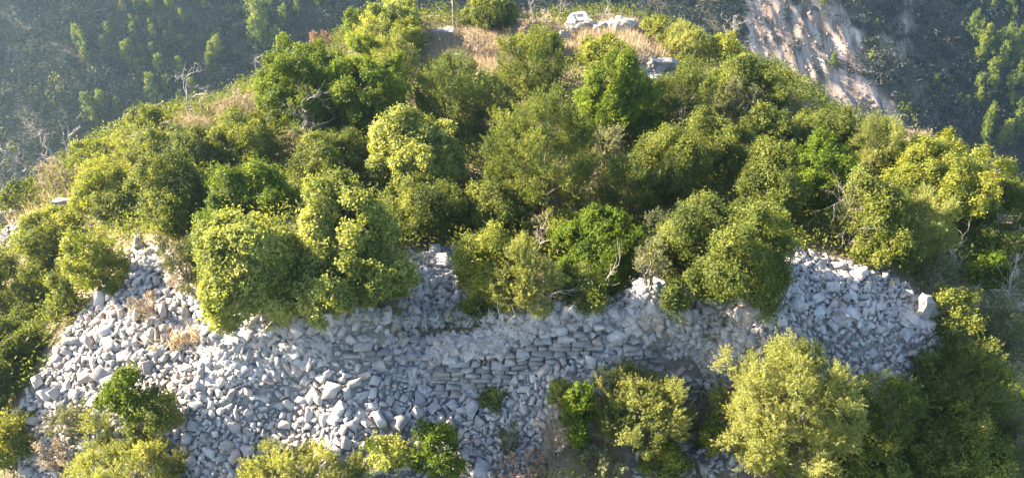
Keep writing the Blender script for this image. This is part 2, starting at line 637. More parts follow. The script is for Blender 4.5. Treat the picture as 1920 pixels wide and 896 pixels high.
def area(P):
    x, y = P[:, 0], P[:, 1]
    return abs(np.sum(x * np.roll(y, -1) - y * np.roll(x, -1))) / 2


stones = []          # x, y, length, width, height, tier
sr = np.random.default_rng(11)
cell = 0.5
gridh = {}


def try_put(x, y, rad, tol):
    cx, cy = int(math.floor(x / cell)), int(math.floor(y / cell))
    for i in (-1, 0, 1):
        for j in (-1, 0, 1):
            for (a, b, r2) in gridh.get((cx + i, cy + j), ()):
                if (a - x) ** 2 + (b - y) ** 2 < (tol * (rad + r2)) ** 2:
                    return False
    gridh.setdefault((cx, cy), []).append((x, y, rad))
    return True


for pi_, P in enumerate(RUBBLE):
    A = area(P)
    for lo, hi, dens, tol in ((0.34, 0.47, 2.5, 0.85), (0.20, 0.33, 70.0, 0.72), (0.14, 0.20, 140.0, 0.66), (0.09, 0.14, 130.0, 0.60)):
        if pi_ in (1, 2) and hi > 0.45:
            dens = 1.0
        if pi_ in (3, 5, 6):
            dens *= 0.25
        n = int(A * dens)
        if n < 2:
            continue
        for (x, y) in sample_poly(P, n, sr):
            # the photo's heap is coarser in places, fine gravel in others
            cx = 0.82 + 0.36 * float(vnoise(np.array(x * 0.45 + 7), np.array(y * 0.45)))
            ln = sr.uniform(lo, hi) * (cx if hi > 0.22 else 1)
            wd = ln * sr.uniform(0.5, 0.9)
            if try_put(x, y, 0.5 * math.sqrt(ln * wd), tol):
                stones.append((x, y, ln, wd, min(ln, wd) * sr.uniform(0.45, 0.85)))
# the row of larger blocks lining the top of the wall
top_row = []
for u in np.arange(470, 1465, 17):
    v = np.interp(u, [470, 560, 700, 830, 960, 1000, 1100, 1250, 1450], [632, 618, 603, 607, 603, 597, 602, 592, 600]) + sr.uniform(-4, 5)
    p = hit(u + sr.uniform(-5, 5), v, 0, 60)
    ln = sr.uniform(0.3, 0.48)
    top_row.append((p[0], p[1], ln, ln * sr.uniform(0.6, .9), ln * sr.uniform(.6, .95)))
    try_put(p[0], p[1], ln * 0.4, 0)
# stones clinging to the steep part of the wall, where the heap is nearly upright
bxs = sr.uniform(CREST[0, 0] - 1, CREST[-1, 0], 11000)
bys = wall_y(bxs) + sr.uniform(-0.25, 2.4, 11000)
for x, y in zip(bxs, bys):
    sv = y - float(wall_y(x))
    if sv < 0.07 and (-2.4 < x < 2.6 or 3.1 < x < 5.5 or -5.0 < x < -3.2):
        continue
    g0 = float(ground(x, y - 0.12)), float(ground(x, y + 0.12))
    if abs(g0[1] - g0[0]) / 0.24 > sr.uniform(0.4, 2.2):
        ln = sr.uniform(0.15, 0.36)
        stones.append((x, y, ln, ln * sr.uniform(0.5, 0.9), ln * sr.uniform(0.3, 0.6)))
cling = []
for x0, x1 in ((-2.5, 2.8), (3.0, 5.7), (-5.1, -3.1)):
    for _ in range(int((x1 - x0) * 26)):
        x = sr.uniform(x0, x1)
        wy = float(wall_y(x))
        z0, z1 = float(ground(x, wy - 0.28)) + (0.55 if x < -3 else 0.92), float(ground(x, wy + 0.42))
        f = sr.random()
        if z1 > z0 and (-2.4 < x < 2.7 or 3.1 < x < 5.6 or -5.0 < x < -3.2):
            ln = sr.uniform(0.18, 0.38)
            cling.append((x, wy + 0.02 + 0.30 * f, ln, ln * sr.uniform(0.55, 0.9), ln * sr.uniform(0.35, 0.7), z0 + (z1 - z0) * f + .03))
cling = np.array(cling)
stones = np.array(stones)
top_row = np.array(top_row)
ALLS = np.concatenate([top_row, stones, cling[:, :5]])
ns = len(ALLS)
zg = ground(ALLS[:, 0], ALLS[:, 1])
nrm = slope_normal(ALLS[:, 0], ALLS[:, 1])


def rand_rot(n, r, tilt, normals):
    """random turn about a tilted slope normal -> (n,3,3) matrices (columns = stone axes)"""
    up = norm(normals * 1.0 + r.normal(0, tilt, (n, 3)))
    a = norm(np.cross(up, r.normal(0, 1, (n, 3))))
    b = np.cross(up, a)
    return np.stack([a, b, up], -1)


ROT = rand_rot(ns, sr, 0.55, nrm)
cpos = np.stack([ALLS[:, 0], ALLS[:, 1], zg + ALLS[:, 4] * sr.uniform(0.2, 0.75, ns)], -1)
cpos[:len(top_row), 2] = zg[:len(top_row)] + top_row[:, 4] * 0.42
cpos[-len(cling):, 2] = cling[:, 5]
small = ALLS[:, 2] < 0.17
cpos[small, 2] += 0.03
# which show largest in the photograph: in frame, near, not buried under the shrubs (tested later by name of zone)
rel = cpos - np.array([0, 0, CAM_Z])
dep = rel[:, 1] * cp - rel[:, 2] * sp
uu = W0 / 2 + FPX * rel[:, 0] / dep
vv = H0 / 2 - FPX * (rel[:, 1] * sp + rel[:, 2] * cp) / dep
HIDE = [(380, 360, 790, 610), (1215, 380, 1480, 575), (840, 430, 1050, 585), (1360, 640, 1620, 890), (1630, 700, 1920, 896), (1075, 715, 1275, 850),
        (190, 720, 325, 820), (140, 830, 370, 896), (430, 850, 670, 896), (780, 815, 870, 896), (0, 780, 50, 896)]
vis = (uu > 12) & (uu < W0 - 12) & (vv > 12) & (vv < H0 - 12)
for x0, y0, x1, y1 in HIDE:
    vis &= ~((uu > x0) & (uu < x1) & (vv > y0) & (vv < y1))
score = np.where(vis, np.sqrt(ALLS[:, 2] * ALLS[:, 3]) / dep, 0)
score[:len(top_row)] *= 1.25
order = np.argsort(-score)
single = set(order[:292].tolist())


def zone(u, v, i):
    if i < len(top_row):
        return 'lining the top of the ruined wall against the dark shrubs', 'blocks lining the wall top', 'on the wall top'
    if v < 200:
        return 'in the small pale stone pile below the weathered summit boulder', 'stones at the summit', 'at the summit'
    if u < 70 and v < 480:
        return 'in the pinkish bare patch among sunlit shrubs', 'stones in the bare patch', ''
    if v < 592 and 700 < u < 1300:
        return 'in the shaded gap between shrubs behind the wall', 'stones behind the wall', ''
    if u > 1400 and v < 760:
        return 'on the shaded fan of stones spilling past the wall end', 'stones of the shaded fan', ''
    if u < 420 and v < 640:
        return 'on the sunlit spur of rubble around the dry bush', 'stones of the sunlit spur', ''
    if u < 640:
        return 'on the sunlit rubble slope near the spiky green tree', 'stones of the sunlit slope', ''
    if v < 690:
        return 'tumbled along the wall above its coursed face', 'stones tumbled on the wall', ''
    if u > 1000 and v > 700:
        return 'scattered below the wall around the yellow green bushes', 'stones among the lower bushes', ''
    return 'on the shaded rubble below the coursed wall face', 'stones below the wall', ''


def shape_word(l, w, h):
    if h / w < 0.62:
        return 'flat slab-like grey limestone'
    if w / l < 0.62:
        return 'long narrow grey limestone'
    if l > 0.5:
        return 'large angular grey limestone'
    return 'blocky grey limestone'


def place_mat(i):
    M = Matrix([[*ROT[i][0], cpos[i][0]], [*ROT[i][1], cpos[i][1]], [*ROT[i][2], cpos[i][2]], [0, 0, 0, 1]])
    return M @ Matrix.Diagonal((*ALLS[i][2:5], 1))


proto_i = sr.integers(0, len(ROCKS), ns)
rv, rf, rt, off = [], [], [], 0
for i in range(ns):
    if i in single:
        o = link('stone', rock_mesh[proto_i[i]])
        o.matrix_world = place_mat(i)
        zt, grp, _ = zone(uu[i], vv[i], i)
        tag(o, shape_word(*ALLS[i][2:5]) + ' ' + 'block ' + zt, 'stone', grp)
    else:
        v, f = ROCKS[proto_i[i]]
        rv.append((v * ALLS[i][2:5]) @ ROT[i].T + cpos[i])
        rf.append(f + off)
        rt.append(np.full(len(v), sr.random()))
        off += len(v)
ro = link('rubble', build_mesh('rubble', np.concatenate(rv), np.concatenate(rf), {'tint': ('POINT', np.concatenate(rt))}, [STONE]))
tag(ro, 'loose grey limestone rubble filling the slope around the wall', 'rubble', kind='stuff')
print('stones', ns)


def lone_rock(name, label, cat, u, v, dims, rz, tilt, seed, mat=BOULDER, lift=0.35, cuts=5, amp=0.16, group=None, mods=None):
    """one boulder of its own shape: a hull, subdivided and broken up by layered noise"""
    r = np.random.default_rng(seed)
    vv_, ff_ = rock_proto(seed)
    bm = bmesh.new()
    vs = [bm.verts.new(Vector(p)) for p in vv_]
    for f in ff_:
        bm.faces.new([vs[k] for k in f])
    bmesh.ops.subdivide_edges(bm, edges=bm.edges, cuts=cuts, use_grid_fill=True)
    o3 = Vector(r.uniform(0, 50, 3))
    bm.normal_update()
    for w in bm.verts:
        n = mnoise.fractal(w.co * 2.6 + o3, 1.0, 2.0, 4)
        st = mnoise.noise(Vector((w.co.x * .8, w.co.y * .8, w.co.z * 7)) + o3)     # bedding planes
        w.co += w.normal * (amp * n + 0.05 * st)
    me = bpy.data.meshes.new(name)
    bm.to_mesh(me)
    bm.free()
    me.materials.append(mat)
    p = hit(u, v, 0, 60)
    o = link(name, me)
    o.scale = dims
    o.rotation_euler = (tilt[0], tilt[1], rz)
    o.location = (p[0], p[1] + dims[1] * 0.3, p[2] + dims[2] * lift)
    return tag(o, label, cat, group)


lone_rock('boulder', 'large pale weathered boulder standing on the summit, tallest of the rocks', 'boulder', 1086, 62, (1.35, 1.0, 1.15), 0.2, (0.1, 0.15), 301)
lone_rock('boulder', 'small pale boulder beside the tallest summit rock', 'boulder', 1125, 62, (0.8, 0.7, 0.6), 0.7, (0.1, -0.1), 302)
lone_rock('boulder', 'grey pointed boulder at the end of the summit rocks by the yellow bush', 'boulder', 1172, 64, (1.15, 0.8, 0.9), -0.3, (0.0, 0.35), 303)
lone_rock('boulder', 'low tan rock between the two big summit boulders', 'boulder', 1146, 60, (0.8, 0.7, 0.7), 1.1, (0.0, 0.0), 304)
lone_rock('boulder', 'low pale rock at the edge of the straw coloured grass', 'boulder', 835, 72, (1.3, 0.8, 0.55), 0.1, (0, 0.1), 305)
lone_rock('boulder', 'small upright grey rock in the dry grass beneath the summit boulders', 'boulder', 1056, 82, (0.6, 0.5, 0.7), 0.4, (0, 0.1), 309)
lone_rock('boulder', 'streaked grey boulder above the small pale stone pile', 'boulder', 1236, 142, (1.3, 1.0, 1.0), 0.5, (0.2, 0.3), 306)
lone_rock('boulder', 'pinkish grey ledge of rock in the bare patch among sunlit shrubs', 'boulder', 12, 412, (1.5, 0.9, 0.6), 0.4, (0, 0.1), 307)
lone_rock('boulder', 'rounded pale rock half hidden by shrubs above the bare patch', 'boulder', 128, 398, (0.9, 0.6, 0.6), 0.3, (0, 0.1), 308)
lone_rock('boulder', 'big leaning grey slab where the fan of stones meets the shrubs', 'boulder', 1742, 600, (1.25, 0.55, 1.0), 0.5, (0.12, 0.35), 311, MASONRY, 0.3)
lone_rock('boulder', 'broad flat grey slab lying in the fan of stones', 'boulder', 1716, 612, (1.3, 0.9, 0.35), 0.2, (0.35, 0.2), 312, STONE, 0.4)
lone_rock('stone', 'pale flat block lying at the foot of the shorter masonry face', 'stone', 1331, 694, (0.5, 0.35, 0.26), 0.05, (0.1, 0.05), 313, BOULDER, 0.6)
ws = lone_rock('stone', 'dark block with a white lichen splash on the fan of stones', 'stone', 1585, 612, (0.6, 0.5, 0.5), 0.3, (0.3, 0.2), 314, STONE, 0.5)
lone_rock('stone', 'large wide block capping the coursed face beside the dead sapling', 'stone', 915, 652, (0.85, 0.5, 0.36), 0.05, (0.1, 0.05), 315, STONE, 0.5)
lone_rock('stone', 'upright pointed stone at the very tip of the sunlit rubble spur', 'stone', 262, 470, (0.25, 0.25, 0.6), 0.5, (0.1, 0.2), 316, STONE, 0.45)
lone_rock('stone', 'round pale pinkish stone near the bottom edge by the pale olive bush', 'stone', 426, 856, (0.42, 0.4, 0.36), 0.5, (0.1, 0.2), 317, BOULDER, 0.5)


# ------------------------------------------------------------------ the wall
def masonry(x0, x1, seed, tops):
    r = np.random.default_rng(seed)
    Vs, Fs, Ts, off = [], [], [], 0
    xs = np.linspace(x0, x1, 25)
    base = ground(xs, wall_y(xs) - 0.28) + 0.02
    high = np.minimum(ground(xs, wall_y(xs) + 0.26) + 0.02, base + (0.92 if x1 - x0 > 1.5 else 0.6))
    z = float(base.min())
    while z < float(high.max()):
        hh = r.uniform(0.11, 0.19)
        x = x0 - r.uniform(0, 0.25)
        while x < x1:
            ln = r.uniform(0.18, 0.60)
            hj = hh * r.uniform(0.78, 1.0)
            xm = x + ln / 2
            tp = float(np.interp(xm, xs, high)) * np.interp(xm, np.linspace(x0, x1, len(tops)), tops)
            bs = float(np.interp(xm, xs, base))
            if x0 < xm < x1 and bs - 0.1 < z and z + hh * .5 < bs + (tp - bs):
                v, f = ROCKS[r.integers(0, len(ROCKS))]
                # squared blocks: flatten the hull against its box
                q = np.sign(v) * np.minimum(np.abs(v) * 1.2, 0.5) * np.array([ln, 0.36, hj * 0.90])
                an = r.normal(0, 0.06)
                ca, sa = math.cos(an), math.sin(an)
                q = np.c_[q[:, 0] * ca - q[:, 2] * sa, q[:, 1], q[:, 0] * sa + q[:, 2] * ca]
                slope = float(wall_y(xm + .1) - wall_y(xm - .1)) / 0.2
                q[:, 1] += q[:, 0] * slope
                q += np.array([xm, float(wall_y(xm)) - 0.10 + r.uniform(-0.09, 0.03) + 0.10 * (z - bs), z + hh / 2 + r.normal(0, .008)])
                Vs.append(q)
                Fs.append(f + off)
                Ts.append(np.full(len(q), r.random()))
                off += len(q)
            x += ln + 0.03
        z += hh
    return np.concatenate(Vs), np.concatenate(Fs), np.concatenate(Ts)


zb = float(ground(np.array(0.0), wall_y(0.0) - 0.25)) - 0.05
wt = thing('ruined_wall', 'ruined dry-stone wall with exposed coursed faces running across the rubble slope', 'wall', (0, float(wall_y(0.0)), zb))
for x0, x1, sd, tops, lab in ((-2.1, 2.35, 21, (.97, 1.0, 1.0, 1.0, 1.0, .97, .9), 'longest coursed stone face, behind the dead white sapling'),
                              (3.15, 5.4, 22, (.93, 1.0, 1.0, 1.0, .9), 'shorter coursed face bowing out behind the yellow green bushes'),
                              (-4.4, -3.1, 23, (.9, 1.0, 1.0, .9), 'low sunken coursed face, mostly buried under fallen stones')):
    v, f, t = masonry(x0, x1, sd, tops)
    v = v - np.array([0, float(wall_y(0.0)), zb])
    o = link('masonry_face', build_mesh('masonry_face', v, f, {'tint': ('POINT', t)}, [MASONRY]), wt)
    o['label'] = lab


# ------------------------------------------------------------------ shrubs
def leaf_quads(c, a, n, L_, W_):
    """diamond leaves: centres c, long axis a, normal n, lengths, widths"""
    a = norm(a - n * np.sum(a * n, -1, keepdims=True))
    b = np.cross(n, a)
    L2, W2 = (L_ / 2)[:, None], (W_ / 2)[:, None]
    V = np.stack([c - a * L2, c + b * W2 + a * L2 * .15, c + a * L2, c - b * W2 + a * L2 * .15], 1)
    return V.reshape(-1, 3)


#        lobes/m2, lobe radius, tufts per lobe m2, leaves per tuft, leaf length, width, tuft radius, style
KINDS = {
    'oak': dict(ld=1.5, lr=(0.30, 0.62), td=259, lf=12, L=0.077, W=0.055, tr=0.075, style='tuft', rough=0.16),
    'lentisk': dict(ld=1.8, lr=(0.22, 0.5), td=307, lf=12, L=0.077, W=0.042, tr=0.07, style='tuft', rough=0.14),
    'evergreen': dict(ld=1.5, lr=(0.28, 0.55), td=274, lf=12, L=0.073, W=0.040, tr=0.085, style='tuft', rough=0.15),
    'yellow': dict(ld=1.6, lr=(0.25, 0.5), td=259, lf=12, L=0.077, W=0.040, tr=0.09, style='tuft', rough=0.18),
    'juniper': dict(ld=1.4, lr=(0.25, 0.5), td=91, lf=30, L=0.071, W=0.029, tr=0.05, style='plume', pl=(0.3, 0.65), rough=0.14),
    'olive': dict(ld=2.0, lr=(0.25, 0.5), td=165, lf=22, L=0.070, W=0.019, tr=0.05, style='shoot', pl=(0.18, 0.42), rough=0.15),
    'grey': dict(ld=1.5, lr=(0.2, 0.45), td=135, lf=18, L=0.071, W=0.027, tr=0.05, style='shoot', pl=(0.2, 0.4), rough=0.16),
    'dry': dict(ld=1.4, lr=(0.2, 0.42), td=121, lf=14, L=0.091, W=0.016, tr=0.06, style='shoot', pl=(0.15, 0.4), rough=0.2),
    'russet': dict(ld=1.4, lr=(0.2, 0.42), td=108, lf=14, L=0.071, W=0.034, tr=0.06, style='shoot', pl=(0.15, 0.35), rough=0.2),
}
FIT = {'oak': .84, 'lentisk': .9, 'evergreen': .88, 'yellow': .86, 'juniper': .85, 'olive': .84, 'grey': .82, 'dry': .84, 'russet': .84}
NLEAF = [0]


def crown_mesh(kind, rx, ry, h, r, q=1.0, mat=None, sparse=1.0):
    """q scales leaf size up and leaf count down for distant plants"""
    k = KINDS[kind]
    ax = np.array([rx, ry, h / 2])
    c0 = np.array([0, 0, h / 2])
    R = (rx * ry * h / 2) ** (1 / 3)
    surf = 4 * PI * R * R * 0.75
    nl = int(max(9, surf * k['ld'] * 1.15))
    i = np.arange(nl) + 0.5
    zz = 1 - 1.78 * i / nl
    ph = i * 2.39996 + r.uniform(0, 6)
    rr = np.sqrt(np.maximum(0, 1 - np.maximum(zz, 0) ** 2)) * (1 - 0.12 * np.maximum(-zz, 0))
    u = np.stack([rr * np.cos(ph), rr * np.sin(ph), zz], -1) + r.normal(0, 0.12, (nl, 3))
    lr = np.minimum(r.uniform(k['lr'][0], k['lr'][1], nl), R * 0.42)
    rad = np.clip(1 + r.normal(0, k['rough'], nl), 0.72, 1.10)
    lob = c0 + u * np.maximum(ax * rad[:, None] - lr[:, None] * 0.85, ax * 0.25)
    C, A, Nn, Tn = [], [], [], []
    tint0 = r.normal(0, 0.17, nl)
    for j in range(nl):
        nt_ = int(max(5, k['td'] * lr[j] ** 2 * 4 * 0.9 * sparse / q ** 2))
        ns_ = int(6 + 22 * lr[j])
        sub = norm(r.normal(0, 1, (ns_, 3)) + u[j] * 0.7 + np.array([0, 0, 0.25]))
        sr_ = np.where(r.random(ns_) < 0.14, r.uniform(1.1, 1.4, ns_), r.uniform(0.7, 1.1, ns_))
        w_ = r.integers(0, ns_, nt_)
        d = norm(sub[w_] + r.normal(0, 0.26, (nt_, 3)))
        tp = lob[j] + d * (lr[j] * sr_[w_] * r.uniform(0.8, 1.04, nt_))[:, None]
        tt = 0.45 + tint0[j] + r.normal(0, 0.12, ns_)[w_] + r.normal(0, 0.10, nt_)
        m = k['lf']
        if k['style'] == 'tuft':
            spl = r.uniform(0.06, 0.30, nt_) * np.where(r.random(nt_) < 0.12, 1.7, 1.0)
            axd = norm(d * 0.8 + np.array([0, 0, 0.55]) + r.normal(0, 0.35, (nt_, 3)))
            s = r.random((nt_, m))
            cc = tp[:, None] + axd[:, None] * ((s - .3) * spl[:, None])[..., None] + r.normal(0, k['tr'] * .62 * q ** .5, (nt_, m, 3))
            nn = norm(d[:, None] * 0.75 + np.array([0, 0, 0.3]) + r.normal(0, 0.55, (nt_, m, 3)))
            aa = norm(d[:, None] * 0.8 + r.normal(0, 0.7, (nt_, m, 3)))
            tl = np.repeat(tt[:, None], m, 1) + r.normal(0, 0.10, (nt_, m))
        else:
            up = 0.85 if k['style'] == 'plume' else 0.6
            axd = norm(d * 0.75 + np.array([0, 0, up]) + r.normal(0, 0.28, (nt_, 3)))
            pl = r.uniform(*k['pl'], nt_)
            s = r.random((nt_, m))
            fall = (1.15 - s)[..., None]
            spread = k['tr'] * (1.5 if k['style'] == 'plume' else 0.8) * fall
            cc = tp[:, None] + axd[:, None] * (s * pl[:, None] - pl[:, None] * 0.35)[..., None] + r.normal(0, 1, (nt_, m, 3)) * spread
            aa = norm(axd[:, None] * 0.9 + r.normal(0, 0.5, (nt_, m, 3)))
            nn = norm(d[:, None] * 0.5 + r.normal(0, 0.8, (nt_, m, 3)))
            tl = np.repeat(tt[:, None], m, 1) + 0.16 * (s - 0.5) + r.normal(0, 0.08, (nt_, m))
        C.append(cc.reshape(-1, 3))
        A.append(aa.reshape(-1, 3))
        Nn.append(nn.reshape(-1, 3))
        Tn.append(tl.ravel())
    C, A, Nn, Tn = (np.concatenate(x) for x in (C, A, Nn, Tn))
    DEF = 0.18 if kind == 'olive' else 0.42
    o_ = r.uniform(0, 60, 6)
    f_ = 1.1 / R
    C[:, 0] += DEF * R * (vnoise(C[:, 1] * f_ + o_[0], C[:, 2] * f_ + o_[1]) - .5)
    C[:, 1] += DEF * R * (vnoise(C[:, 0] * f_ + o_[2], C[:, 2] * f_ + o_[3]) - .5)
    C[:, 2] *= 0.86 + 0.28 * vnoise(C[:, 0] * f_ * 1.3 + o_[4], C[:, 1] * f_ * 1.3 + o_[5])
    keep = C[:, 2] > 0.02
    # leaves buried deep inside the crown are dropped: nobody can see them
    e = np.linalg.norm((C - c0) / ax, axis=1)
    keep &= e > 0.45
    C, A, Nn, Tn = C[keep], A[keep], Nn[keep], Tn[keep]
    n = len(C)
    NLEAF[0] += n
    L_ = k['L'] * q * r.uniform(0.7, 1.3, n)
    W_ = k['W'] * q * r.uniform(0.7, 1.3, n)
    V = leaf_quads(C, A, Nn, L_, W_)
    F = np.arange(4 * n).reshape(n, 4)
    return build_mesh('crown', V, F, {'tint': ('FACE', np.clip(Tn, 0, 1))}, [mat or LEAF[kind]]), lob


def trunk_mesh(lob, h, r, thick=0.05):
    t = Tubes(5)
    n = min(len(lob), 11)
    for j in r.permutation(len(lob))[:n]:
        e = lob[j]
        b = r.normal(0, 0.08, 3) * np.array([1, 1, 0])
        m = b * .5 + e * np.array([0.35, 0.35, 0.5]) + r.normal(0, 0.06, 3)
        pts = np.stack([b + np.array([0, 0, -0.1]), b * .8 + m * .4 + np.array([0, 0, .05]), m, (m + e) / 2 + r.normal(0, .04, 3), e])
        t.add(pts, thick * np.array([1, .8, .6, .4, .2]) * r.uniform(0.7, 1.1))
    return t.mesh('trunk', BARK)


NAMES = {'oak': 'oak_shrub', 'lentisk': 'lentisk_shrub', 'evergreen': 'evergreen_shrub', 'yellow': 'broom_shrub', 'juniper': 'juniper_shrub',
         'olive': 'olive_shrub', 'grey': 'grey_shrub', 'dry': 'dry_shrub', 'russet': 'russet_shrub'}
GROUP = {'oak': 'pale green oak shrubs', 'lentisk': 'glossy green lentisk shrubs', 'evergreen': 'dark evergreen shrubs', 'yellow': 'yellow green shrubs',
         'juniper': 'feathery juniper shrubs', 'olive': 'pale wild olive shrubs', 'grey': 'grey green shrubs', 'dry': 'dry straw coloured bushes', 'russet': 'russet withered bushes'}
SHRUBS = []
seed_n = [1000]


def solve_crown(x0, y0, x1, y1, squash=1.0):
    """pixel box of a crown -> ground point, radii, height"""
    u, v = (x0 + x1) / 2, (y0 + y1) / 2
    lift = 1.0
    for _ in range(6):
        p = hit(u, v, lift, 90)
        if p is None:
            return None
        d = p[1] * cp - (p[2] - CAM_Z) * sp
        el = math.atan2(CAM_Z - p[2], math.hypot(p[0], p[1]))
        s, c = math.sin(el), math.cos(el)
        R = (x1 - x0) / 2 * d / FPX
        B = (y1 - y0) / 2 * d / FPX
        ry = min(R, B / s * 0.80) * squash
        hh = math.sqrt(max(B * B - (ry * s) ** 2, 0.02)) / c
        hh = max(hh, 0.38 * R)
        lift = hh * 0.92
    g = np.array([p[0], p[1], float(ground(p[0], p[1])) - 0.05])
    return g, R, ry, 2 * hh, d


def shrub(box, kind, label, name=None, sparse=1.0, cat='shrub', group=None, squash=1.0):
    seed_n[0] += 1
    r = np.random.default_rng(seed_n[0])
    s = solve_crown(*box, squash)
    if s is None:
        print('no ground for', box)
        return
    g, R, ry, h, d = s
    q = max(1.0, d / 26.0) ** 0.8
    me, lob = crown_mesh(kind, R * FIT[kind], ry * FIT[kind], h * (FIT[kind] + 0.05), r, q, sparse=sparse)
    t = thing(name or NAMES[kind], label, cat, g, group or GROUP[kind])
    link('crown', me, t)
    link('trunk', trunk_mesh(lob, h, r, 0.03 + 0.02 * R), t)
    SHRUBS.append((g, R, ry, h))
    return t


